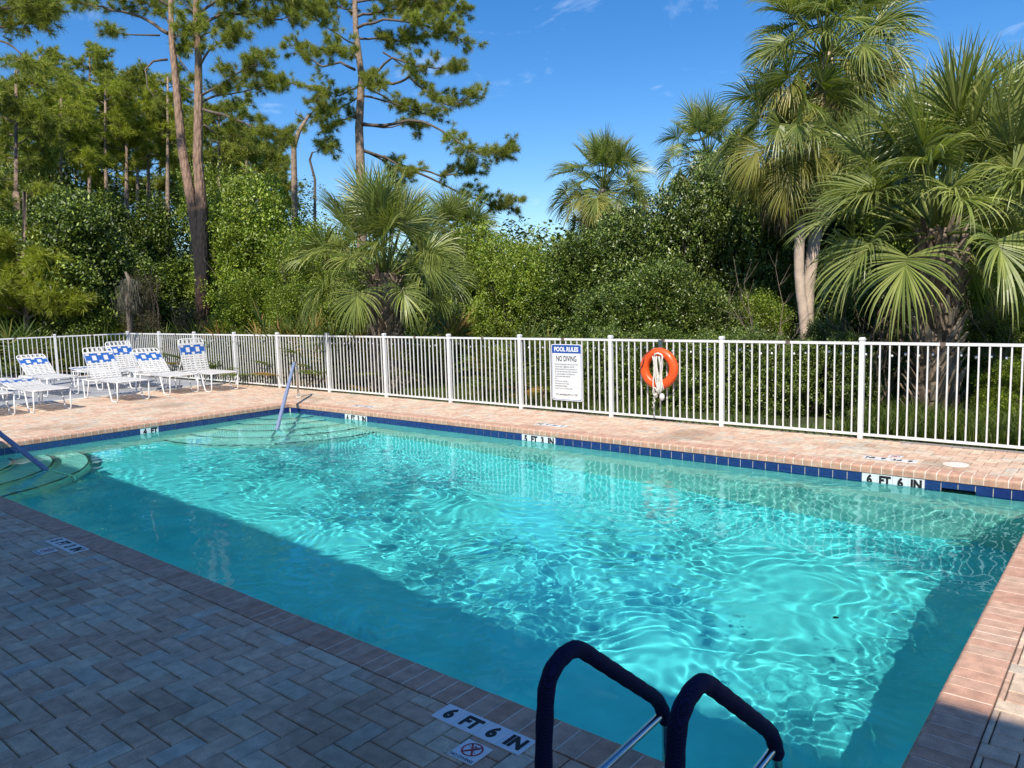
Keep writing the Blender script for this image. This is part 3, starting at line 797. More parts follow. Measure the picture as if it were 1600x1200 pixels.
# ------------------------------------------------------------------ loungers
LG = 'white strap loungers on the deck'
def lounger(kx, ky, ang_back, label, rot=0.0, Ls=1.78):
    """origin at the foot-end near-side corner on the floor; head end toward -x, far side toward +y"""
    root = empty('sun_lounger', (kx, ky, 0), rot); tag(root, label, 'sun lounger', LG)
    Wd, H, r = .64, .42, .0135
    mb = MB()
    loop = [(-Ls, 0, H-.02), (0, 0, H), (0, Wd, H), (-Ls, Wd, H-.02)]
    pts = smooth_path([(-Ls/2, 0, H-.01), (0, 0, H), (0, Wd, H), (-Ls, Wd, H-.02), (-Ls, 0, H-.02), (-Ls/2, 0, H-.01)], .07, 4)
    mb.tube(pts, r, 8); mb.build('seat_frame', M_white, root)
    for yy in (0, Wd):     # sled legs, one pair on each side
        for xa, xb in ((-.02, -.46), (-Ls+.10, -Ls+.40)):
            mb = MB(); s_ = 1 if xa > xb else -1
            f0, f1 = xa-.03*s_, xb+.14*s_
            mb.tube(smooth_path([(xa, yy, H-.01), (f0, yy, .014), (f1, yy, .014), (xb, yy, H-.02)], .06, 4), r, 7); mb.build('leg', M_white, root)
    hx = -1.24
    a = RAD(ang_back); Lb = .78; ux, uz = -math.cos(a), math.sin(a)
    def bp(t, y, off=0): return (hx+ux*t-uz*off*-1, y, H+uz*t+(-ux)*off)
    mb = MB(); mb.tube(smooth_path([bp(0, .02), bp(Lb, .02), bp(Lb, Wd-.02), bp(0, Wd-.02)], .09, 5), r, 8); mb.build('back_frame', M_white, root)
    if ang_back > 12:
        mb = MB(); q = bp(Lb*.45, .04)
        mb.tube(smooth_path([q, (hx-.42, .05, H-.12), (hx-.42, Wd-.05, H-.12), bp(Lb*.45, Wd-.04)], .06, 3), .010, 6); mb.build('back_prop', M_white, root)
    # vinyl straps: across the seat, across the back, lengthwise weave
    def strap(mb, p0, p1, nrm, w, t=.004, mi=0):
        p0, p1, nrm = Vector(p0), Vector(p1), Vector(nrm).normalized(); d = (p1-p0).normalized(); s_ = nrm.cross(d)*w/2; n_ = nrm*t
        vs = [p0-s_, p1-s_, p1+s_, p0+s_, p0-s_+n_, p1-s_+n_, p1+s_+n_, p0+s_+n_]
        mb.add(vs, [(3, 2, 1, 0), (4, 5, 6, 7), (0, 1, 5, 4), (1, 2, 6, 5), (2, 3, 7, 6), (3, 0, 4, 7)], mi)
    mb = MB(); x = -.05
    while x > hx+.03: strap(mb, (x, -.012, H+.008), (x, Wd+.012, H+.008), (0, 0, 1), .041); x -= .058
    for yk in np.linspace(.09, Wd-.09, 5): strap(mb, (-.03, yk, H+.013), (hx, yk, H+.013), (0, 0, 1), .03)
    mb.build('seat_straps', M_vinyl, root)
    nr = (uz, 0, -ux)
    mb = MB(); bl = MB(); t = .04; rows_ = []
    while t < Lb-.10: rows_.append(t); t += .056
    nb_ = 4
    for i, t in enumerate(rows_):
        blue = len(rows_)-1-nb_ <= i < len(rows_)-1
        strap(bl if blue else mb, bp(t, .008, .008), bp(t, Wd-.008, .008), nr, .040 if not blue else .0545)
    tb0, tb1 = rows_[len(rows_)-1-nb_]-.02, rows_[-2]+.02
    for yk in np.linspace(.09, Wd-.09, 5): strap(mb, bp(.03, yk, .0135), bp(tb0, yk, .0135), nr, .03)
    for yk in (.12, .225, .32, .415, .52): strap(mb, bp(rows_[-1], yk, .004), bp(Lb+.006, yk, .004), nr, .045)
    # woven squares showing white through the blue band
    for yc in (.20, .44):
        for k, (ta, tb_) in enumerate(((.22, .78),)):
            tm0 = tb0+(tb1-tb0)*ta; tm1 = tb0+(tb1-tb0)*tb_
            strap(mb, bp(tm0, yc, .0145), bp(tm1, yc, .0145), nr, .085)
    for yc in (.075, .32, .565): 
        strap(mb, bp(tb0-.01, yc, .0145), bp(tb0+.045, yc, .0145), nr, .07); strap(mb, bp(tb1-.04, yc, .0145), bp(tb1+.005, yc, .0145), nr, .07)
    mb.build('back_straps', M_vinyl, root); bl.build('blue_band', M_blue_vinyl, root)
    return root
lounger(-16.02, 4.34, 40, 'white lounger cut off by the left picture edge, nearest the pool')
lounger(-15.93, 5.27, 9, 'white lounger with its back folded almost flat, in the front row at left')
lounger(-16.10, 6.86, 58, 'front row lounger with raised back, between the flat one and the steep pair')
lounger(-16.35, 8.08, 45, 'lounger with half raised back, right of the centre front lounger')
lounger(-15.98, 8.84, 74, 'rightmost lounger with its back nearly upright against the fence')
lounger(-18.75, 6.50, 36, 'rear lounger with low raised back on the grey slab at left')
lounger(-18.95, 7.75, 4, 'flat lounger with blue end behind the centre front lounger')
lounger(-18.55, 8.35, 60, 'rear lounger with high raised back in front of the fence corner')
lounger(-18.9, 5.35, 5, 'rear flat lounger partly seen at the left picture edge')

# ------------------------------------------------------------------ clubhouse behind the viewer (casts the near shade)
ch = empty('clubhouse', (0, -4, 0)); tag(ch, 'clubhouse with a deep eave behind the viewer', 'building')
M_stucco = plain('cream_stucco', (.62, .57, .48), .9, noise=.05, bump=.3); M_roof = plain('brown_shingle', (.12, .09, .07), .9, noise=.2, nscale=40)
EH = 8.0; EY = 3.6-EH/math.tan(RAD(SUN_EL))*.8827
b = MB(); b.box((-13, EY-8, -.1), (7, EY-.7, EH+.02)); o = b.build('wall', M_stucco, ch); o.location = (0, 4, 0)
b = MB(); b.box((-14, EY-9, EH+.0), (8, EY, EH+.22)); b.add([(-14, EY, EH+.221), (8, EY, EH+.221), (8, EY-4.5, EH+1.6), (-14, EY-4.5, EH+1.6), (8, EY-9, EH+.221), (-14, EY-9, EH+.221)], [(0, 1, 2, 3), (3, 2, 4, 5)])
o = b.build('roof', M_roof, ch); o.location = (0, 4, 0)

#VEG#
# ================================================================== vegetation
M_bark = plain('pine_bark', (.27, .195, .145), .9, noise=.45, nscale=9, bump=.9, bscale=26)
M_bark_d = plain('grey_brown_bark', (.11, .085, .065), .95, noise=.4, nscale=7, bump=.8, bscale=22)
M_limb = plain('dark_limb_bark', (.13, .10, .08), .95, noise=.4, nscale=9, bump=.6, bscale=26)
M_twig = plain('dry_twig', (.17, .135, .10), .9, noise=.2, nscale=20)
M_boot = plain('old_palm_boot', (.19, .145, .105), .9, noise=.45, nscale=11, bump=.7, bscale=40)
M_bootl, _N, _L, _B = nodes_of('weathered_leaf_boot')
_c = ramp(_N, _L, rand_value(_N, _L), [(0, (.10, .075, .055)), (.5, (.24, .18, .13)), (1, (.42, .34, .26))])
_no = _N.new('ShaderNodeTexNoise'); _no.inputs['Scale'].default_value = 45; _tcb = _N.new('ShaderNodeTexCoord'); _L.new(_tcb.outputs['Object'], _no.inputs['Vector'])
_mx = _N.new('ShaderNodeMixRGB'); _mx.blend_type = 'MULTIPLY'; _mx.inputs['Fac'].default_value = .6; _L.new(_c, _mx.inputs['Color1']); _L.new(_no.outputs['Fac'], _mx.inputs['Color2'])
_L.new(_mx.outputs[0], _B.inputs['Base Color']); _B.inputs['Roughness'].default_value = .9
M_ptrunk = plain('smooth_palm_trunk', (.46, .36, .28), .9, noise=.25, nscale=5, bump=.5, bscale=30)
M_leafA = leaf_mat('glossy_shrub_leaf', [(0, (.035, .065, .012)), (.45, (.085, .14, .022)), (.8, (.18, .25, .04)), (1, (.31, .35, .09))], .36, .14, .5)
M_leafB = leaf_mat('bright_shrub_leaf', [(0, (.09, .145, .014)), (.5, (.20, .29, .028)), (1, (.33, .37, .05))], .42, .20, .4)
M_leafC = leaf_mat('dark_oak_leaf', [(0, (.022, .042, .010)), (.55, (.08, .125, .018)), (.8, (.17, .24, .03)), (1, (.27, .34, .05))], .45, .14, .4)
M_leafD = leaf_mat('grey_scrub_leaf', [(0, (.06, .055, .03)), (.6, (.11, .10, .05)), (1, (.16, .13, .08))], .7, .25, .2)
M_need = leaf_mat('pine_needles', [(0, (.12, .155, .03)), (.5, (.25, .29, .05)), (1, (.42, .42, .10))], .5, .42, .3)
M_needY = leaf_mat('yellow_pine_needles', [(0, (.16, .20, .02)), (.5, (.28, .32, .035)), (1, (.42, .43, .07))], .5, .35, .3)
M_palm = leaf_mat('palm_blade', [(0, (.13, .17, .04)), (.6, (.22, .27, .065)), (1, (.36, .38, .12))], .38, .3, .5)
M_palmY = leaf_mat('yellowing_palm_blade', [(0, (.18, .20, .035)), (.6, (.30, .30, .06)), (1, (.42, .36, .12))], .45, .3, .4)
M_palmD = leaf_mat('dead_palm_blade', [(0, (.16, .11, .065)), (.6, (.25, .18, .11)), (1, (.34, .27, .18))], .8, .15, .2)
M_palmet = leaf_mat('palmetto_blade', [(0, (.06, .10, .02)), (.6, (.11, .16, .03)), (1, (.22, .21, .05))], .42, .3, .4)
M_palmetY = leaf_mat('orange_palmetto_blade', [(0, (.16, .15, .03)), (.6, (.26, .17, .04)), (1, (.34, .17, .06))], .5, .3, .3)
M_grass = leaf_mat('grass_blades', [(0, (.05, .085, .012)), (.6, (.10, .155, .02)), (1, (.19, .22, .05))], .5, .4, .3)
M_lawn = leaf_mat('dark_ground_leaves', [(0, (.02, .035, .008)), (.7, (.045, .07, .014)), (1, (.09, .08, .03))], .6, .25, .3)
M_moss = leaf_mat('grey_moss', [(0, (.10, .10, .075)), (1, (.18, .17, .13))], .9, .2, .1)

G = np.random.default_rng(77)
def unit(n):
    a = G.normal(size=(n, 3)); return a/np.linalg.norm(a, axis=1, keepdims=True)
def leaves_at(P, size, jitter=.35, up=.35, aspect=.55, sunward=.25):
    """a folded rhombus leaf (2 triangles) at each point"""
    n = len(P); d = unit(n); nr = unit(n); nr[:, 2] = np.abs(nr[:, 2])*1.0+up
    nr -= np.array(sun_dir)[None, :]*sunward
    d = d-nr*np.sum(d*nr, 1, keepdims=True)/np.sum(nr*nr, 1, keepdims=True); d /= np.linalg.norm(d, axis=1, keepdims=True)+1e-9
    s = np.cross(nr, d); s /= np.linalg.norm(s, axis=1, keepdims=True)+1e-9
    L_ = size*(1+jitter*G.uniform(-1, 1, (n, 1)))
    a = P-d*L_*.5; c = P+d*L_*.5; w = s*L_*aspect*.5; nn = nr/np.linalg.norm(nr, axis=1, keepdims=True)*L_*.09
    v = np.stack([a, P+w-nn, c, P-w-nn], 1).reshape(-1, 3)
    i = np.arange(n)*4
    t = np.stack([np.stack([i, i+1, i+2], 1), np.stack([i, i+2, i+3], 1)], 1).reshape(-1, 3)
    return v, t
def blob_points(blobs, ncl, per, rcl, shell=.30, ragged=.16, flat=.8):
    """leaf clusters near the surface of a set of ellipsoids"""
    vol = np.array([b[3]*b[4]*b[5] for b in blobs])**(2/3); vol /= vol.sum()
    k = G.choice(len(blobs), ncl, p=vol); B = np.array(blobs)[k]
    u = unit(ncl); rad = 1-shell*G.beta(1, 2.2, (ncl, 1)); rad *= 1+ragged*G.normal(size=(ncl, 1))*.6
    c = B[:, :3]+u*rad*B[:, 3:6]
    q = np.repeat(c, per, 0); o = G.normal(size=(ncl*per, 3))*rcl; o[:, 2] *= flat
    return q+o
def leaf_mesh(name, P, size, mat, **k):
    v, t = leaves_at(P, size, **k); return np_mesh(name, v, t, mat)
def branchy(mb, base, tips, r0, rnd_, sag=0.0, split=2):
    base = Vector(base)
    for tp in tips:
        tp = Vector(tp); mid = base.lerp(tp, .5)+Vector((rnd_.uniform(-.12, .12), rnd_.uniform(-.12, .12), .08))*(tp-base).length
        mb.tube([base, base.lerp(mid, .6), mid, mid.lerp(tp, .55), tp], [r0, r0*.8, r0*.6, r0*.38, r0*.12], 5)

# ---- shrubs and broadleaf trees: a few crown meshes, each placed at its own size
def crown_mesh(kind, seed, mat, leaf, ncl, per, rcl, blobs):
    global G
    G = np.random.default_rng(seed); return leaf_mesh('crown', blob_points(blobs, ncl, per, rcl), leaf, mat)
def rblobs(seed, n, w, h, r, z0=.3):
    q = random.Random(seed); o = []
    for i in range(n):
        z = z0+(h-z0)*((i+.5)/n)**.9; t = (z/h); wr = w*(1-.55*t**3)
        a = q.uniform(0, 6.28); d = wr*q.uniform(.25, .8)
        rr = r*q.uniform(.5, 1.25); o.append((d*math.cos(a), d*math.sin(a), z-rr*.35, rr*1.1, rr*1.1, rr*.85))
    return o
CM = {}
def get_crown(key):
    if key not in CM:
        fam, sd = key[0], int(key[1:])
        if fam == 'a': CM[key] = crown_mesh('a', 100+sd, M_leafA, .080, 1750, 30, .085, rblobs(sd+40, 26, 1.55, 3.4, .74))
        if fam == 'b': CM[key] = crown_mesh('b', 200+sd, M_leafB, .072, 1650, 30, .085, rblobs(sd+50, 22, 1.5, 3.1, .72))
        if fam == 'o': CM[key] = crown_mesh('o', 300+sd, M_leafC, .095, 1500, 28, .11, rblobs(sd+60, 24, 1.55, 3.4, .70))
        if fam == 'd': CM[key] = crown_mesh('d', 400+sd, M_leafD, .05, 900, 16, .10, rblobs(sd+70, 12, 1.3, 2.6, .55))
        if fam == 't': CM[key] = crown_mesh('t', 500+sd, M_leafB, .06, 700, 14, .09, rblobs(sd+80, 16, .9, 3.4, .42, .6))
    return CM[key]
WOOD = {}
def wood_mesh(key, h=3.0, w=1.3):
    if key not in WOOD:
        q = random.Random(key); mb = MB()
        for s_ in range(4):
            bx, by = q.uniform(-.25, .25), q.uniform(-.25, .25)
            tips = [(q.uniform(-w, w)*.8, q.uniform(-w, w)*.8, q.uniform(.5, .95)*h) for _ in range(5)]
            knee = Vector((bx*2, by*2, h*q.uniform(.2, .35)))
            mb.tube([(bx, by, 0), (bx*1.5, by*1.5, knee.z*.5), knee], [.05, .042, .035], 6); branchy(mb, knee, tips, .03, q)
        WOOD[key] = mb.mesh('stems', M_bark_d)
    return WOOD[key]
def shrub(u, Z, v_top, width_px, label, crown='a1', cat='shrub', group=None, rot=None, zb=-.1, name='shrub', vb=None, sink=0.0):
    """v_top: picture height of its top; width_px: picture width"""
    p = ground_at(u, Z, zb); h = at(u, v_top, Z).z-zb; w = width_px/CF*Z/2
    base_w = {'a': 1.95, 'b': 1.9, 'o': 2.0, 'd': 1.75, 't': 1.15}[crown[0]]; base_h = {'a': 3.75, 'b': 3.4, 'o': 3.8, 'd': 2.95, 't': 3.7}[crown[0]]
    root = empty(name, p, rnd.uniform(0, 6.28) if rot is None else rot); root.scale = (w/base_w, w/base_w, h/base_h)
    tag(root, label, cat, group)
    put('crown', get_crown(crown), root); put('stems', wood_mesh('w%d' % (hash(crown) % 1 + int(crown[1:]) % 3)), root)
    return root

HEDGE = 'shrubs behind the fence'
# the big dark glossy thicket, back to front
shrub(1135, 21, 222, 195, 'tallest glossy shrub, its rounded top in front of the half hidden palm', 'a1', 'tree')
shrub(1065, 20, 272, 190, 'glossy shrub just left of the tallest one', 'a2')
shrub(985, 20.5, 302, 190, 'glossy shrub under the small palm with the pale dead skirt', 'a3')
shrub(1190, 19.5, 262, 170, 'dark shrub at the left foot of the tall palm trunk', 'a1')
shrub(905, 21, 358, 175, 'shrub left of the small palm above the rules sign', 'a2')
shrub(835, 22, 352, 60, 'thin pointed sapling standing above the shrubs against the sky', 't1', 'tree', name='sapling')
shrub(800, 21.5, 372, 150, 'bright green shrub below the tip of the pine branch', 'b1')
shrub(735, 23, 350, 160, 'shrub right of the near palm crown', 'b2')
shrub(765, 23.5, 440, 150, 'low bright shrub behind the fence left of the rules sign', 'b3')
shrub(865, 21, 430, 165, 'low leafy shrub directly above the rules sign', 'a3')
shrub(950, 16, 440, 170, 'low glossy shrub between the rules sign and the life ring', 'a1')
shrub(1030, 15.5, 400, 165, 'glossy shrub standing directly behind the life ring', 'a2')
shrub(1110, 15.2, 430, 160, 'leafy shrub behind the fence right of the life ring', 'a3')
shrub(1180, 15.5, 455, 130, 'low shrub with lighter leaves left of the tall palm trunk', 'b1')
shrub(1225, 19.2, 300, 110, 'narrow upright dark shrub left of the bare pale palm trunk', 'a3')
shrub(1290, 14.5, 492, 100, 'low shrub at the foot of the tall pale palm trunk', 'a1')
shrub(1350, 14.8, 430, 150, 'loose shrub full of bare twigs left of the big palm trunk', 'a2')
shrub(1400, 18.5, 240, 270, 'dark shrub filling the gap behind the big palm', 'o1')
shrub(1300, 20.5, 270, 200, 'dark shrub behind the trunk of the tall palm', 'o2')
shrub(1560, 17, 230, 240, 'leafy tree behind the big palm at the right edge', 'a3', 'tree')
shrub(1600, 13.5, 380, 170, 'shrub at the right picture edge beside the big palm', 'b2')
shrub(1545, 13.2, 470, 120, 'low shrub just right of the big palm trunk', 'a1')
shrub(1420, 13.8, 505, 110, 'low leafy shrub behind the fence left of the big palm foot', 'a3')
for u_, z_, vt_, w_, k_, lb_ in [(885, 15.0, 520, 120, 'a2', 'knee high dark bush behind the fence just right of the rules sign'), (955, 14.2, 505, 130, 'a1', 'low dark bush behind the fence post left of the life ring'),
        (1035, 13.6, 500, 135, 'a3', 'low dark bush behind the lower half of the life ring'), (1105, 13.1, 515, 125, 'a2', 'low dark bush behind the fence post right of the life ring'), (1180, 12.6, 505, 130, 'a1', 'low bush behind the middle of the second fence bay right of the life ring'),
        (1255, 12.1, 520, 125, 'a3', 'low bush directly below the pale palm trunk, close behind the fence'), (1325, 11.8, 515, 120, 'a2', 'low bush left of the big palm foot, close behind the fence'), (1580, 10.9, 560, 120, 'b1', 'low bright bush close behind the fence at the right picture edge')]:
    shrub(u_, z_, vt_, w_, lb_, k_, name='low_bush', cat='bush')
# left: light green oak, dark trees, grey scrub
shrub(420, 27, 268, 210, 'light green broadleaf tree right of the twin pines', 'b1', 'tree', name='broadleaf_tree')
shrub(370, 26, 330, 170, 'green tree directly behind the twin pine trunks', 'b3', 'tree', name='broadleaf_tree')
shrub(480, 25, 350, 170, 'green shrub behind the left fronds of the near palm', 'b2')
shrub(390, 22, 415, 150, 'rounded light green shrub between the twin pines and the near palm', 'b3')
shrub(455, 21, 440, 120, 'low green shrub left of the near palm trunk', 'b1')
shrub(545, 23, 395, 150, 'green shrub behind the near palm trunk', 'b2')
shrub(640, 22, 400, 170, 'dark shrub right of the near palm trunk', 'o1')
shrub(700, 20.5, 470, 110, 'dark low shrub under the right fronds of the near palm', 'o2')
shrub(130, 25, 290, 210, 'dark green oak left of the thin pine trunks', 'o1', 'tree', name='oak_tree')
shrub(60, 26, 330, 200, 'dark oak behind the yellow green pine at left', 'o2', 'tree', name='oak_tree')
shrub(200, 28, 380, 190, 'dark oak thicket below the thin pine trunks', 'o3', 'tree', name='oak_tree')
shrub(270, 30, 400, 190, 'black green thicket just left of the twin pine trunks', 'o1', 'tree', name='oak_tree')
shrub(230, 23.5, 410, 110, 'grey brown mossy scrub left of the twin pine trunks', 'd1')
shrub(295, 22.5, 462, 90, 'low grey scrub at the foot of the twin pines', 'd2')
shrub(135, 24, 450, 110, 'low dark green shrub above the fence corner', 'o3')
shrub(5, 28, 310, 150, 'green broadleaf tree at the left picture edge', 'b2', 'tree', name='broadleaf_tree')

shrub(60, 34, 232, 190, 'tall leafy tree filling the woods behind the left oaks', 'o2', 'tree', name='oak_tree')
shrub(165, 34, 290, 150, 'leafy tree between the thin background trunks at left', 'o1', 'tree', name='broadleaf_tree')
shrub(245, 35, 300, 150, 'dim leafy tree behind the leaning twin trunk', 'o3', 'tree', name='oak_tree')
shrub(350, 33, 258, 140, 'leafy tree just right behind the twin trunks', 'b2', 'tree', name='broadleaf_tree')
shrub(150, 27.5, 350, 90, 'sunlit green sapling before the dark oak at left', 't1', 'tree', name='sapling')
shrub(105, 27.5, 330, 100, 'bright leaved sapling right of the yellow green young pine', 't2', 'tree', name='sapling')
# ---- pines
def tuft_arrays(P, D, n, Ln, w, seed):
    """needles radiating forward from every twig tip"""
    g = np.random.default_rng(seed); m = len(P)
    Pn = np.repeat(P, n, 0); Dn = np.repeat(D, n, 0)
    d = g.normal(size=(m*n, 3)); d /= np.linalg.norm(d, axis=1, keepdims=True); d = d*.95+Dn*.55; d[:, 2] += .12
    d /= np.linalg.norm(d, axis=1, keepdims=True)
    Pn = Pn-Dn*g.uniform(0, .16, (m*n, 1))
    l = Ln*g.uniform(.6, 1.1, (m*n, 1)); tip = Pn+d*l; tip[:, 2] -= l[:, 0]*.10
    s = np.cross(d, g.normal(size=(m*n, 3))); s /= np.linalg.norm(s, axis=1, keepdims=True)
    v = np.stack([Pn-s*w, Pn+s*w, tip], 1).reshape(-1, 3); return v, np.arange(m*n*3).reshape(-1, 3)
def pine(name, base, trunk, limbs, label, mat=None, seed=1, tn=80, Ln=.25, nw=.0062, density=7.5, bark=None, r0=.17, cat='pine tree', trunk2=None, twig_spread=.42):
    """trunk: points; limbs: (points, start fraction of needles, spread)"""
    q = random.Random(seed); root = empty(name, base); tag(root, label, cat)
    off = Vector(base)
    tr = MB(); T = [Vector(p)-off for p in trunk]; n = len(T)
    tr.tube(T, [r0*(1-.72*i/(n-1)) for i in range(n)], 12); tr.build('trunk', bark or M_bark, root)
    if trunk2:
        T2 = [Vector(p)-off for p in trunk2]; tr = MB(); tr.tube(T2, [r0*(.95-.68*i/(len(T2)-1)) for i in range(len(T2))], 12); tr.build('trunk', bark or M_bark, root)
    lm = MB(); P = []; D = []
    for pts, st, spread, dens in limbs:
        pts = [Vector(p)-off for p in pts]; ln = sum((a-b_).length for a, b_ in zip(pts, pts[1:]))
        rr = min(r0*.30, .016+ln*.010)
        fine = []
        for k in range(len(pts)-1):
            m = max(2, int((pts[k+1]-pts[k]).length/.35))
            for j in range(m): fine.append(pts[k].lerp(pts[k+1], j/m)+Vector((q.gauss(0, .025), q.gauss(0, .025), q.gauss(0, .02))))
        fine.append(pts[-1]); N_ = len(fine)
        lm.tube(fine, [rr*(1-.82*i/(N_-1)) for i in range(N_)], 6)
        for k in range(int(ln*dens*(1-st))+2):
            t = st+(1-st)*q.random()**.85; i = min(N_-2, int(t*(N_-1))); b0 = fine[i].lerp(fine[i+1], q.random())
            dr = Vector((q.gauss(0, 1), q.gauss(0, 1), q.gauss(.35, .6))).normalized()*spread*q.uniform(.35, 1.1)
            fw = (fine[min(N_-1, i+1)]-fine[i]).normalized()*spread*.5
            tip = b0+dr+fw; mid = b0.lerp(tip, .5)+Vector((0, 0, -.04))
            lm.tube([b0, mid, tip], [.011, .008, .005], 3, cap=False)
            dd = (tip-mid).normalized(); P.append(tip); D.append(dd)
            for _ in range(3):
                t2 = tip+Vector((q.gauss(0, .13), q.gauss(0, .13), q.gauss(.03, .10))); P.append(t2); D.append((t2-b0).normalized())
    lm.build('limbs', M_limb, root)
    v, t = tuft_arrays(np.array(P), np.array(D), tn, Ln, nw, seed); put('needles', np_mesh('needles', v, t, mat or M_need), root)
    return root
def pxl(pts, Z, dz=0):
    """limb from picture bearings; depth wanders a little so the limb leaves the trunk's plane"""
    n = len(pts); return [at(u, v, Z+dz*i/(n-1)) for i, (u, v) in enumerate(pts)]
# centre pine
Z = 30
cl_ = [([(565, 133), (605, 129), (625, 128), (640, 122), (672, 148), (700, 165), (720, 158), (757, 152)], .45, .55, 9, -2),
       ([(574, 136), (600, 150), (625, 168), (655, 178)], .4, .6, 10, 2), ([(566, 150), (610, 160), (680, 182)], .5, .55, 10, 1),
       ([(567, 195), (600, 196), (640, 188), (675, 195), (710, 217), (735, 238), (785, 238)], .62, .62, 15, -2.5),
       ([(567, 193), (600, 200), (640, 192), (660, 210)], .6, .4, 8, 1),
       ([(567, 235), (600, 246), (640, 263), (700, 292), (760, 318), (800, 325)], .55, .60, 11, 2.5),
       ([(640, 260), (690, 275), (730, 270), (745, 262)], .3, .5, 11, 1), ([(600, 243), (625, 262), (645, 275)], .4, .5, 8, -1),
       ([(570, 236), (600, 252), (622, 272), (625, 290)], .4, .6, 9, 3),
       ([(555, 107), (530, 98), (505, 104), (480, 90), (460, 68)], .4, .55, 10, 2), ([(556, 70), (530, 55), (505, 40), (492, 25)], .25, .55, 11, -2),
       ([(505, 138), (455, 130), (428, 126)], .5, .40, 8, 1.5), ([(560, 135), (530, 150), (505, 138), (490, 160)], .3, .55, 9, -1),
       ([(560, 150), (530, 170), (500, 175), (490, 190)], .1, .6, 12, 1), ([(560, 180), (530, 190), (505, 205), (515, 232)], .1, .55, 12, -1),
       ([(562, 125), (590, 110), (610, 90), (650, 102), (680, 106), (710, 108)], .5, .5, 10, -2), ([(600, 82), (640, 110), (652, 122)], .6, .35, 6, 2),
       ([(556, 60), (590, 60), (625, 65), (660, 60)], .15, .6, 13, 2), ([(556, 45), (600, 30), (650, 35), (700, 50), (720, 62)], .35, .65, 14, -1.5),
       ([(554, 28), (590, 18), (640, 12), (690, 15), (715, 22)], .2, .7, 15, 2), ([(553, 5), (600, -5), (660, 0), (700, 8)], .1, .7, 13, 0),
       ([(556, 20), (530, 10), (500, 15)], .2, .6, 11, 2), ([(553, -20), (600, -30), (680, -25)], .1, .7, 10, 1), ([(553, -20), (520, -30), (490, -20)], .1, .6, 10, -1),
       ([(558, 90), (540, 78), (520, 80)], .1, .6, 12, -2), ([(566, 118), (580, 128), (600, 140)], .1, .5, 9, -2)]
pine('slash_pine', ground_at(566, Z), [ground_at(568, Z), at(566, 400, Z), at(564, 280, Z), at(561, 200, Z), at(565, 120, Z), at(556, 50, Z), at(553, -40, Z), at(552, -90, Z)],
     [(pxl(p, Z, dz), st, sp, dn) for p, st, sp, dn, dz in cl_], 'tall solitary pine with sweeping right limbs above the near palm', seed=31, r0=.23, bark=M_bark)
# twin pines
M_scorch, hN, hL, hB = nodes_of('scorched_pine_bark')
_t = hN.new('ShaderNodeTexCoord'); _sp = hN.new('ShaderNodeSeparateXYZ'); hL.new(_t.outputs['Object'], _sp.inputs[0])
_n1 = hN.new('ShaderNodeTexNoise'); _n1.inputs['Scale'].default_value = 2.2; _n1.inputs['Detail'].default_value = 6; hL.new(_t.outputs['Object'], _n1.inputs['Vector'])
_m1 = hN.new('ShaderNodeMath'); _m1.operation = 'MULTIPLY_ADD'; _m1.inputs[1].default_value = 1.6; hL.new(_n1.outputs['Fac'], _m1.inputs[0]); hL.new(_sp.outputs['Z'], _m1.inputs[2])
_mr = hN.new('ShaderNodeMapRange'); _mr.inputs['From Max'].default_value = 10; hL.new(_m1.outputs[0], _mr.inputs['Value'])
_c1 = ramp(hN, hL, _mr.outputs[0], [(0, (.14, .08, .055)), (.27, (.13, .07, .05)), (.38, (.018, .015, .014)), (.60, (.02, .017, .016)), (.66, (.30, .19, .13)), (1, (.33, .215, .15))])
_n2 = hN.new('ShaderNodeTexVoronoi'); _n2.inputs['Scale'].default_value = 11; _mp = hN.new('ShaderNodeMapping'); _mp.inputs['Scale'].default_value = (1, 1, .35); hL.new(_t.outputs['Object'], _mp.inputs[0]); hL.new(_mp.outputs[0], _n2.inputs['Vector'])
_r2 = ramp(hN, hL, _n2.outputs['Distance'], [(0, (1.15, 1.15, 1.15)), (.5, (.85, .85, .85)), (.9, (.5, .5, .5))])
_x = hN.new('ShaderNodeMixRGB'); _x.blend_type = 'MULTIPLY'; _x.inputs['Fac'].default_value = 1; hL.new(_c1, _x.inputs['Color1']); hL.new(_r2, _x.inputs['Color2']); hL.new(_x.outputs[0], hB.inputs['Base Color'])
hB.inputs['Roughness'].default_value = .95; _b = hN.new('ShaderNodeBump'); _b.inputs['Strength'].default_value = .9; _b.inputs['Distance'].default_value = .05; _b.invert = True; hL.new(_n2.outputs['Distance'], _b.inputs['Height']); hL.new(_b.outputs[0], hB.inputs['Normal'])
Z = 25
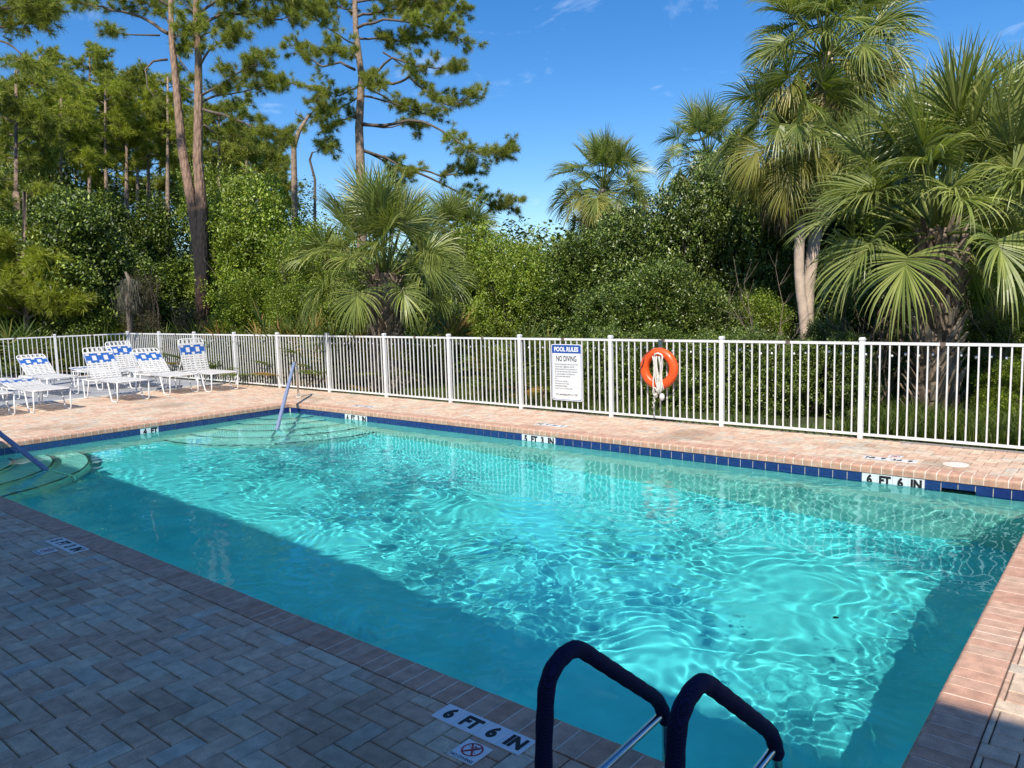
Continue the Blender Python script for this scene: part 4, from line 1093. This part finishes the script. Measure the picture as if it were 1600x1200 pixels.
tl = [([(262, 52), (220, 26), (160, 10), (105, 0)], .35, .4, 5, 1.5), ([(250, 55), (215, 55), (180, 50), (172, 45)], .55, .35, 6, -1),
      ([(262, 92), (240, 96), (228, 110), (230, 135), (250, 165)], .97, .1, .1, -1), ([(276, 85), (295, 112), (302, 124)], .9, .1, 1, 0),
      ([(314, 160), (335, 148), (360, 148), (400, 140), (430, 128)], .25, .5, 12, 1.5), ([(312, 105), (330, 75), (355, 58), (375, 45)], .3, .45, 10, -1.5),
      ([(315, 150), (350, 130), (380, 110), (405, 100)], .3, .5, 12, -2), ([(316, 170), (350, 180), (390, 195), (420, 210), (445, 218)], .35, .5, 12, -1),
      ([(312, 40), (350, 20), (400, 25), (440, 30), (465, 20)], .2, .6, 13, 1), ([(310, 20), (350, -5), (400, -5), (450, 0)], .1, .6, 13, -1),
      ([(268, 40), (240, 10), (215, 0)], .3, .5, 9, 1), ([(268, 60), (290, 50), (300, 35)], .1, .5, 10, -1), ([(308, 60), (330, 50), (345, 30)], .1, .5, 10, 1),
      ([(268, 10), (230, -10), (180, -15), (130, -20)], .1, .6, 10, 0), ([(268, 75), (285, 80), (300, 70)], .2, .45, 9, 2), ([(312, 30), (290, 10), (280, -5)], .1, .5, 9, 0),
      ([(318, 195), (345, 215), (370, 210), (395, 225)], .3, .4, 9, 2), ([(313, 150), (275, 130), (280, 100)], .9, .1, .5, 1)]
pine('slash_pine', ground_at(314, Z), [ground_at(316, Z), at(317, 480, Z), at(312, 400, Z), at(300, 320, Z), at(284, 230, Z), at(275, 130, Z), at(268, 60, Z), at(266, -60, Z)],
     [(pxl(p, Z, dz), st, sp, dn) for p, st, sp, dn, dz in tl], 'tall twin-trunked pine with scorched dark lower bark', seed=52, r0=.235, bark=M_scorch,
     trunk2=[at(316, 500, Z), at(317, 425, Z), at(316, 330, Z), at(309, 250, Z), at(310, 160, Z), at(310, 90, Z), at(306, 20, Z), at(305, -60, Z)])
# bare leaning snag left of the centre pine
Z = 31; sn = MB(); b0 = ground_at(470, Z)
pts = [b0, at(462, 400, Z), at(460, 290, Z), at(459, 230, Z), at(467, 205, Z), at(483, 180, Z)]
sn.tube([p-b0 for p in pts], [.17, .14, .12, .11, .09, .05], 9)
rt = empty('dead_snag', b0); tag(rt, 'bare curved dead trunk left of the solitary pine', 'dead tree'); sn.build('trunk', M_bark, rt)
sn = MB()
for p in ([(483, 180), (495, 170), (488, 160)], [(478, 188), (462, 178), (463, 170)], [(483, 182), (492, 184)]): sn.tube([at(u, v, Z)-b0 for u, v in p], [.035, .02, .01], 5)
sn.build('limbs', M_bark_d, rt)
Z = 27; b0 = ground_at(492, Z); rt = empty('dead_snag', b0); tag(rt, 'thin crooked dead stem rising above the shrubs between snag and pine', 'dead tree')
sn = MB(); sn.tube([Vector((0, 0, 0)), at(492, 350, Z)-b0, at(492, 280, Z)-b0, at(484, 250, Z)-b0, at(488, 238, Z)-b0, at(495, 237, Z)-b0], [.06, .05, .045, .04, .03, .015], 6); sn.build('trunk', M_bark_d, rt)

def auto_limbs(u, Z, v_top, v_low, wpx, seed, n=16, rise=.25):
    q = random.Random(seed); out = []
    for i in range(n):
        t = (i+.5)/n; v = v_low+(v_top-v_low)*t; s_ = 1 if i % 2 else -1
        if q.random() < .15: s_ = -s_
        w = wpx*(1-.55*t)*q.uniform(.6, 1.1)*s_; r_ = -abs(w)*rise*q.uniform(-.3, 1.3)
        dz = q.uniform(-1, 1)*wpx/CF*Z*.9
        out.append((pxl([(u, v), (u+w*.5, v+r_*.8-3), (u+w, v+r_)], Z, dz), .3, .55*min(1, Z/30), 9))
    return out
def bgpine(u, Z, v_top, v_low, wpx, label, seed, lean=0, mat=None, dens=1.0, r0=.15, n=16, bark=None, tn=34, group=None):
    lb = auto_limbs(u, Z, v_top, v_low, wpx, seed, n)
    lb = [(p, st, sp, dn*dens) for p, st, sp, dn in lb]
    r = pine('slash_pine', ground_at(u+lean, Z), [ground_at(u+lean, Z), at(u+lean*.6, 400, Z), at(u+lean*.3, 300, Z), at(u, v_low, Z), at(u-lean*.1, v_top, Z)], lb, label, mat=mat, seed=seed, r0=r0, tn=tn, Ln=.30, nw=.013, bark=bark)
    return r
bgpine(62, 40, 88, 210, 62, 'background pine with a brownish rounded crown at upper left', 61, mat=M_need, dens=1.3)
bgpine(140, 42, 82, 190, 48, 'background pine with the highest bright crown left of the twin pines', 62, dens=1.4)
bgpine(165, 36, 140, 250, 55, 'background pine with a yellow green crown below the high bright one', 63, mat=M_needY, dens=1.1, lean=5)
bgpine(198, 38, 115, 240, 45, 'background pine with a pale trunk left of the twin pines', 64, bark=M_bark, dens=1.2)
bgpine(232, 39, 150, 270, 45, 'background pine with a thin dark trunk beside the pale one', 65, dens=1.1)
bgpine(262, 37, 120, 230, 42, 'background pine showing between the two leading trunks of the twin pine', 66, mat=M_needY, dens=1.1)
bgpine(342, 34, 175, 260, 55, 'background pine right of the twin pines with a pale bare lower trunk', 67, bark=M_bark, dens=1.2, r0=.14)
bgpine(385, 40, 215, 300, 60, 'brownish pine crown above the light green tree', 68, dens=1.3)
bgpine(95, 33, 150, 290, 60, 'pine with loose yellow green boughs at left', 69, mat=M_needY, dens=1.2)
bgpine(25, 27, 110, 330, 70, 'pine with long drooping boughs at the left picture edge', 70, dens=1.3, r0=.16, n=20)
bgpine(300, 41, 170, 290, 60, 'dark background pine behind the fork of the twin pines', 71, dens=1.2)
bgpine(38, 24, 372, 505, 85, 'bushy yellow green young pine above the fence at left', 72, mat=M_needY, dens=2.2, r0=.09, n=24, tn=44)
bgpine(-10, 38, 130, 300, 60, 'background pine at the far left edge', 73, dens=1.2)
for i_, (u_, zz_, a_, b__, w_, lb_) in enumerate([(45, 50, 150, 330, 60, 'far pine filling the gap above the yellow green young pine'), (118, 52, 165, 330, 55, 'far pine between the two brightest crowns at left'),
        (182, 50, 170, 330, 55, 'far pine low behind the thin trunks left of the twin pines'), (250, 52, 190, 330, 55, 'far pine low behind the leaning twin trunk'), (330, 50, 200, 340, 60, 'far pine just right of the twin pines'),
        (405, 48, 235, 340, 60, 'far pine seen above the light green tree, right of the brownish crown'), (80, 48, 110, 260, 60, 'far pine topping the trees between the brownish and the high bright crown'), (215, 46, 130, 260, 50, 'far pine crown filling the space right of the thin pale trunk')]):
    bgpine(u_, zz_, a_, b__, w_, lb_, 200+i_, dens=1.6, tn=30, n=20, mat=M_needY if i_ % 3 == 1 else M_need)
# overhanging bough from a tree outside the frame, upper left corner
Z = 16
pine('slash_pine', ground_at(-180, Z), [ground_at(-180, Z), at(-170, 200, Z), at(-160, -60, Z)],
     [(pxl(p, Z, dz), st, .38, 13) for p, st, dz in [([(-165, 40), (-60, 45), (10, 45), (40, 38), (60, 30)], .45, .5), ([(-165, 0), (-60, 10), (30, 12), (80, 18)], .4, -.5), ([(-165, -20), (-50, -20), (20, -12), (75, -5)], .4, .2), ([(-120, 62), (-40, 60), (10, 66), (30, 85), (40, 95)], .95, 0)]],
     'pine outside the frame whose dark bough hangs into the upper left corner', seed=81, Ln=.2, nw=.0055, r0=.2)

# ---- fan palms
def frond_mesh(elev, seed, mat, Lp=.85, seg=44, Lb=.95, droop=1.0, wid=.024, spread=150, open_=.28, name='frond', pw=.016, roll=0.0, pitch=0.0):
    q = random.Random(seed); e = RAD(elev)
    d = Vector((math.cos(e), 0, math.sin(e)))
    mb = MB()
    pts = []; p = Vector((0, 0, 0)); dd = d.copy()
    for k in range(6):
        pts.append(p.copy()); p = p+dd*(Lp/5); dd = (dd+Vector((0, 0, -.07*droop))).normalized()
    mb.tube(pts, [pw*1.5, pw, pw*.85, pw*.75, pw*.65, pw*.55], 5, cap=False)
    hast = pts[-1]; d = dd; d = (Matrix.Rotation(RAD(pitch), 3, 'Y') @ d).normalized()
    s = Matrix.Rotation(RAD(roll), 3, d) @ Vector((0, 1, 0)); nr = -(d.cross(s)); nr = nr if nr.z >= 0 else -nr
    for i in range(seg):
        a = RAD(-spread+2*spread*(i+.5)/seg)+q.gauss(0, .02)
        ca, sa = math.cos(a), math.sin(a)
        dirv = (d*ca+s*sa+nr*open_*abs(sa)).normalized()
        L_ = Lb*(1-.28*(abs(a)/RAD(spread))**1.5)*q.uniform(.86, 1.06)
        p = hast+d*.16*max(0, ca)+d*.02; w = wid
        side = dirv.cross(nr).normalized(); side = (side+nr*(.55 if i % 2 else -.55)).normalized()
        K = 6; vs = []; cur = dirv.copy(); dr = droop*q.uniform(.6, 1.5)
        for k in range(K+1):
            t = k/K; ww = w*(.35+1.0*min(1, t*3.2))*(1-t**2.6)*1.0+.0012
            vs += [p-side*ww*.5, p+side*ww*.5]
            cur = (cur+Vector((0, 0, -1))*dr*(.05+.75*max(0, t-.28)**1.1)+Vector((q.gauss(0, .02), q.gauss(0, .02), 0))).normalized()
            p = p+cur*(L_/K)
        mb.add(vs, [(2*k, 2*k+1, 2*k+3, 2*k+2) for k in range(K)])
    return mb.mesh(name, mat)
FR = {}
for el in (85, 65, 45, 25, 5, -15, -38, -60):
    for sd, rl in ((0, -38), (1, 12), (2, 40), (3, -10)):
        FR[(el, sd)] = frond_mesh(el, el*10+sd+1000, M_palm if el > -10 else M_palmY, droop=.35 if el > 60 else (.65 if el > 20 else .85), roll=rl, pitch=6 if el > 60 else 20, spread=120 if el > 60 else 145)
FL = {}
for el in (85, 65, 45, 25, 5, -15, -38):
    for sd, rl in ((0, -45), (1, 15), (2, 48), (3, -14)):
        FL[(el, sd)] = frond_mesh(el, el*10+sd+3000, M_palm if el > -10 else M_palmY, Lp=1.2, Lb=.98, seg=60, wid=.0195, droop=.38 if el > 60 else (.8 if el > 20 else 1.15), roll=rl, pitch=12 if el > 60 else 28, spread=118, open_=.45, pw=.02)
FRD = [frond_mesh(el, el+7, M_palmD, droop=1.8, spread=110, Lb=.8, wid=.028, seg=28, roll=rl) for el, rl in ((-55, 20), (-75, -15), (-40, 5))]
FRY = [frond_mesh(el, el+9, M_palmY, droop=1.6, Lb=.9, roll=rl) for el, rl in ((-25, 25), (-50, -10))]
MBT = MB()
MBT.add([(-.05, 0, -.02), (.05, 0, -.02), (.034, .045, .12), (-.034, .045, .12), (-.04, .03, -.02), (.04, .03, -.02), (.022, .10, .24), (-.022, .10, .24), (.018, .085, .245), (-.018, .085, .245)],
        [(0, 1, 2, 3), (3, 2, 8, 9), (4, 7, 6, 5), (1, 5, 6, 2), (0, 3, 7, 4), (2, 6, 8), (3, 9, 7), (6, 7, 9, 8)])
ME_BOOT = MBT.mesh('leaf_boot', M_bootl)
def palm(base, top, label, nf, r=.16, boots=60, scale=1.0, seed=1, dead=6, yellow=6, smooth=False, boot_scale=1.0, flare=1.3, elevs=None, fam=None, skirt=0.0, bulge=None, cat='palm tree', z_boot=0.0):
    q = random.Random(seed); base = Vector(base); top = Vector(top); root = empty('sabal_palm', base); tag(root, label, cat)
    H = top-base; n = 14; tr = MB()
    rs = [r*(flare if i == 0 else 1+(flare-1)*max(0, 1-i/3.5))*(1+q.gauss(0, .03)) for i in range(n+1)]
    tr.tube([H*(i/n)+Vector((.04*math.sin(i*.9+seed), .03*math.cos(i*.8), 0)) for i in range(n+1)], rs, 14)
    tr.build('trunk', M_ptrunk if smooth else M_boot, root)
    for i in range(boots):
        t = z_boot+(1-z_boot)*(i+.5)/boots; a = i*2.39996+q.gauss(0, .12); c = H*t; rr = r*(1+(flare-1)*max(0, 1-t*4))
        o = put('leaf_boot', ME_BOOT, root, c+Vector((math.cos(a), math.sin(a), 0))*rr*.93, (q.gauss(-.16, .14), q.gauss(0, .15), a-math.pi/2), (boot_scale*q.uniform(.8, 1.25),)*3)
    for i in range(nf):
        t = (i+.5)/nf; a = i*2.39996+q.gauss(0, .15)
        el = (elevs or [85, 65, 45, 45, 25, 25, 5, 5, -15, -15, -38, -60])
        e_ = el[min(len(el)-1, int(t*len(el)))]
        me = (fam or FR)[(e_, (i*7+i//4) % 4)]
        put('frond', me, root, H*(1-.03*t)+Vector((0, 0, .10*scale*(1-t)))+Vector((math.cos(a), math.sin(a), 0))*r*.35, (q.gauss(0, .14), q.gauss(0, .14), a), (scale*q.uniform(.82, 1.12),)*3)
    for i in range(yellow):
        a = q.uniform(0, 6.28); put('frond', FRY[i % 2], root, H*(.97-skirt*.7*q.random()), (q.gauss(0, .1), q.gauss(0, .1), a), (scale*q.uniform(.8, 1),)*3)
    for i in range(dead):
        a = q.uniform(0, 6.28); put('dead_frond', FRD[i % 3], root, H*(.95-skirt*q.random()), (q.gauss(0, .1), q.gauss(0, .1), a), (scale*q.uniform(.75, 1.05),)*3)
    return root
ALLM = [85, 85, 85, 65, 65, 65, 65, 45, 45, 45, 25, 25, 25, 5, 5]
ALLF = [85, 85, 65, 65, 45, 45, 25, 25, 5, 5, -15, -15, -38]
ALLE = [85, 85, 65, 65, 65, 45, 45, 45, 25, 25, 5, 5, -15, -15, -38]
palm(ground_at(603, 17), at(600, 432, 17), 'near fan palm with a booted trunk in the left middle behind the fence', 66, r=.32, boots=190, scale=.98, seed=3, dead=0, yellow=0, boot_scale=1.0, elevs=ALLM, fam=FL)
palm(ground_at(1462, 11.6), at(1468, 362, 11.6), 'biggest fan palm with a thick booted trunk at the right behind the fence', 72, r=.285, boots=210, scale=1.08, seed=5, dead=1, yellow=1, boot_scale=1.0, flare=1.15, elevs=ALLM, fam=FL)
palm(ground_at(1258, 17.5), at(1290, 85, 17.5), 'tallest fan palm with a hanging brown skirt and a smooth pale trunk', 84, r=.135, boots=14, scale=1.0, seed=8, dead=70, yellow=50, skirt=.17, smooth=True, elevs=ALLF, fam=FL, z_boot=.85)
palm(ground_at(1261, 17.1), at(1240, 205, 17.1), 'fan palm with drooping yellowed fronds just below the tallest palm crown', 48, r=.11, boots=10, scale=.9, seed=18, dead=34, yellow=34, skirt=.12, smooth=True, fam=FL, elevs=[45, 25, 5, 5, -15, -15, -38, -38], z_boot=.85)
palm(ground_at(945, 27), at(943, 297, 27), 'small fan palm with a pale dead skirt above the shrubs in the middle', 64, r=.17, boots=20, scale=.93, seed=11, dead=20, yellow=12, smooth=True, fam=FL, elevs=ALLF, z_boot=.6)
palm(ground_at(1108, 27), at(1106, 246, 27), 'fan palm half hidden behind the tallest glossy shrub', 52, r=.17, boots=0, scale=.9, seed=12, dead=3, yellow=4, smooth=True, fam=FL, elevs=ALLF)
palm(ground_at(715, 24), at(715, 372, 24), 'distant fan palm behind the right fronds of the near palm', 46, r=.16, boots=0, scale=.85, seed=13, dead=2, yellow=3, smooth=True, elevs=ALLE)
palm(ground_at(1640, 15), at(1640, 250, 15), 'fan palm cut off by the right picture edge', 44, r=.2, boots=20, scale=1.0, seed=15, dead=4, yellow=6, elevs=ALLF, fam=FL)

# ---- saw palmettos along the fence
PF = {}
for el in (75, 50, 25, 0):
    for k, mt in (('g', M_palmet), ('y', M_palmetY)):
        PF[(el, k)] = frond_mesh(el, el+300, mt, Lp=.62, seg=20, Lb=.5, droop=.28, wid=.024, spread=115, open_=.12, pw=.008)
def fence_Z(u):
    """distance ahead at which the line of sight of column u crosses the fence"""
    r = at(u, 560, 1)-EYE
    t = YFE/r.y
    if r.x*t < FC.x:
        a = FC.x*FD.y-FC.y*FD.x; t = a/(r.x*FD.y-r.y*FD.x)
    return t
def palmetto(u, Z, label, s=1.0, n=13, yel=.15, seed=1):
    Z = max(Z, fence_Z(u)+1.25*s+.25)
    q = random.Random(seed); root = empty('saw_palmetto', ground_at(u, Z, -.1)); tag(root, label, 'palmetto', None)
    mb = MB(); mb.tube([(0, 0, -.05), (.05, 0, .12), (.03, .02, .25)], [.07, .06, .03], 7); mb.build('stem', M_boot, root)
    for i in range(int(n*1.6)):
        el = (75, 50, 50, 25, 25, 0)[i % 6]; a = i*2.39996+q.gauss(0, .2)
        put('frond', PF[(el, 'y' if q.random() < yel else 'g')], root, (0, 0, .15), (q.gauss(0, .12), q.gauss(0, .12), a), (s*q.uniform(.8, 1.2),)*3)
    return root
PL = [(155, 23, 'saw palmetto behind the fence left of the fence corner', 1.35, .2), (195, 24.5, 'yellow tipped saw palmetto rising above the fence corner', 1.5, .35), (110, 22.5, 'low saw palmetto behind the left fence run', 1.1, .4),
      (60, 21.5, 'saw palmetto behind the left fence beside the far loungers', 1.15, .1), (15, 21, 'saw palmetto behind the fence at the left picture edge', 1.2, .1),
      (250, 21.5, 'saw palmetto with orange leaves behind the rearmost raised lounger', 1.0, .6), (300, 21.5, 'saw palmetto in front of the twin pines', 1.35, .1), (335, 21, 'saw palmetto right of the upright lounger back', 1.3, .15),
      (385, 20, 'saw palmetto above the fence between upright lounger and handrail', 1.2, .2), (435, 19, 'tall yellow green saw palmetto above the corner handrail', 1.45, .25), (480, 18.5, 'orange tinged saw palmetto right of the corner handrail', 1.3, .5),
      (520, 18, 'saw palmetto just left of the near palm foot', 1.25, .2), (550, 17.4, 'low saw palmetto touching the near palm foot', 1.1, .15), (655, 17.3, 'bright saw palmetto just right of the near palm foot', 1.2, .15),
      (690, 18.8, 'saw palmetto with withered brown fronds right of the near palm', 1.3, .5), (800, 15.5, 'narrow leaved palmetto behind the fence left of the rules sign', 1.2, .3), (845, 15, 'palmetto directly behind the rules sign', 1.1, .2),
      (345, 19.6, 'saw palmetto behind the fence below the twin pines', 1.0, .2), (410, 18.3, 'low saw palmetto behind the fence left of the corner handrail', 1.0, .1), (460, 17.5, 'low saw palmetto behind the corner handrail', 1.0, .3),
      (570, 20.5, 'saw palmetto behind the near palm trunk', 1.3, .2), (225, 22.5, 'low saw palmetto behind the two middle loungers', 1.0, .3), (500, 16.9, 'low saw palmetto close behind the fence right of the handrail', .9, .3)]
for i, (u, Z_, lb, s_, yl) in enumerate(PL): palmetto(u, Z_, lb, s_, 13, yl, 900+i)

# ---- far woods closing the gaps
q = random.Random(17); bl_ = []
for i in range(90):
    u = -160+i*21.5; Z_ = q.uniform(46, 62) if u < 760 else q.uniform(24, 30)
    vt = q.uniform(255, 340) if u < 460 else (q.uniform(370, 400) if u < 1180 else q.uniform(250, 310))
    p = ground_at(u, Z_); ht = at(u, vt, Z_).z
    k = 3 if u < 760 else 3
    for j in range(k):
        zz_ = ht*(j+.6)/k; bl_.append((p.x+q.uniform(-1.2, 1.2), p.y+q.uniform(-1.2, 1.2), zz_, 2.6 if u < 760 else 1.5, 2.2 if u < 760 else 1.2, ht/k*.75))
G = np.random.default_rng(5)
P = blob_points(bl_, 21000, 13, .34, shell=.8)
tag(put('far_woods', leaf_mesh('far_woods', P, .20, M_leafC)), 'dark mass of distant woodland behind the trees', 'woods', kind='stuff')
# ---- grass and ground cover beyond the fence
G = np.random.default_rng(9)
def scatter(n, zone, hmin, hmax, w, mat, name, label, lean=.5):
    P = zone(n); n = len(P); h = G.uniform(hmin, hmax, (n, 1)); a = G.uniform(0, 6.28, (n, 1))
    s = np.concatenate([np.cos(a), np.sin(a), 0*a], 1)*w; b2 = G.uniform(0, 6.28, (n, 1)); ld = np.concatenate([np.cos(b2), np.sin(b2), 0*b2], 1)
    mid = P+np.array([[0, 0, 1]])*h*.6+ld*h*lean*.25; tip = P+np.array([[0, 0, 1]])*h*.92+ld*h*lean
    v = np.stack([P-s, P+s, mid-s*.7, mid+s*.7, tip], 1).reshape(-1, 3); i = np.arange(n)*5
    t = np.stack([np.stack([i, i+1, i+3], 1), np.stack([i, i+3, i+2], 1), np.stack([i+2, i+3, i+4], 1)], 1).reshape(-1, 3)
    tag(put(name, np_mesh(name, v, t, mat)), label, 'ground cover' if 'cover' in name else 'grass', kind='stuff')
def strip(x0, x1, y0, y1, pw=1.6, z=-.1):
    def f(n):
        x = G.uniform(x0, x1, n); y = y0+(y1-y0)*G.random(n)**pw
        m = (np.sin(x*1.7+2*np.sin(y))*np.cos(y*1.3+x*.6)+G.normal(size=n)*.5) > -.55
        return np.stack([x, y, np.full(n, z)], 1)[m]
    return f
scatter(42000, strip(-24, 8, YFE+.12, 17, 2.0), .06, .20, .0045, M_grass, 'grass', 'bright grass growing just beyond the fence')
scatter(26000, strip(-16.5, -6.5, 11.2, 21, 1.1), .08, .26, .007, M_grass, 'lawn_grass', 'sunlit lawn grass between the near palm and the rules sign, beyond the fence')
scatter(16000, strip(-3.2, 4, YFE+.15, 12.6, 1.2), .15, .48, .006, M_grass, 'tall_grass', 'tall ferny grass round the foot of the big palm')
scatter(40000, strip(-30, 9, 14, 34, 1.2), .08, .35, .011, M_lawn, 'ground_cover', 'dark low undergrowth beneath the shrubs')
# bare twigs in the scrub left of the big palm
for u0, Z_, lb, sd in ((1335, 13.2, 'tangle of bare twigs left of the big palm trunk', 4), (1385, 12.6, 'bare leaning twigs close beside the big palm trunk', 6), (1205, 14.0, 'dry twigs poking from the shrub left of the pale palm trunk', 8), (1590, 12.8, 'thin bare stems at the right picture edge', 9)):
    q = random.Random(sd); rt = empty('dead_bush', ground_at(u0, Z_)); tag(rt, lb, 'dead bush'); mb = MB()
    for i in range(9):
        a = q.uniform(0, 6.28); l = q.uniform(1.2, 2.6); d = Vector((math.cos(a)*.4, math.sin(a)*.4, 1)).normalized(); p = Vector((q.uniform(-.15, .15), q.uniform(-.15, .15), 0)); pts = [p.copy()]
        for k in range(7):
            d = (d+Vector((q.gauss(0, .16), q.gauss(0, .16), q.gauss(0, .06)))).normalized(); p = p+d*l/7; pts.append(p.copy())
            if k > 1:
                for _ in range(2):
                    e_ = (d+Vector((q.gauss(0, .7), q.gauss(0, .7), q.gauss(0, .4)))).normalized(); l2 = q.uniform(.2, .55)
                    mb.tube([p, p+e_*l2*.5, p+e_*l2+Vector((0, 0, .04))], [.006, .004, .002], 3, cap=False)
        mb.tube(pts, [.018*(1-.8*k/7) for k in range(8)], 5, cap=False)
    mb.build('twigs', M_twig, rt)
# hanging moss on the grey scrub
G = np.random.default_rng(3); mv = []; b0 = ground_at(205, 23); rt = empty('moss_snag', b0); tag(rt, 'mossy broken stump draped in grey moss left of the twin pines', 'dead tree')
mb = MB(); mb.tube([(0, 0, 0), at(200, 470, 23)-b0, at(203, 440, 23)-b0, at(196, 425, 23)-b0], [.13, .09, .075, .03], 8); mb.build('trunk', M_twig, rt)
P = np.array([list(at(200+G.normal()*9, 435+G.uniform(0, 45), 23+G.normal()*.3)-b0) for _ in range(900)])
n = len(P); s = unit(n)*.012; tip = P+np.array([[0, 0, -1]])*G.uniform(.1, .35, (n, 1))+G.normal(size=(n, 3))*.02
v = np.stack([P-s, P+s, tip], 1).reshape(-1, 3); put('hanging_moss', np_mesh('hanging_moss', v, np.arange(3*n).reshape(-1, 3), M_moss), rt)

# ---- fallen leaves and bits on the terrace
G = np.random.default_rng(41)
P = np.stack([G.uniform(-9, 2.5, 170), G.uniform(-.5, 2.35, 170), np.full(170, .004)], 1)
P2 = np.stack([G.uniform(-16, 2, 120), G.uniform(8.95, 10.1, 120), np.full(120, .004)], 1)
P = np.concatenate([P, P2]); n = len(P); a = G.uniform(0, 6.28, n); l = G.uniform(.004, .013, n); d = np.stack([np.cos(a)*l, np.sin(a)*l, 0*a], 1); e_ = np.stack([-np.sin(a)*l*.4, np.cos(a)*l*.4, 0*a+.002], 1)
v = np.stack([P-d, P+e_, P+d, P-e_*[1, 1, 0]], 1).reshape(-1, 3); i = np.arange(n)*4
tag(put('leaf_litter', np_mesh('leaf_litter', v, np.stack([i, i+1, i+2, i+3], 1), M_twig, 4)), 'small fallen leaves and bits on the pavers', kind='stuff')
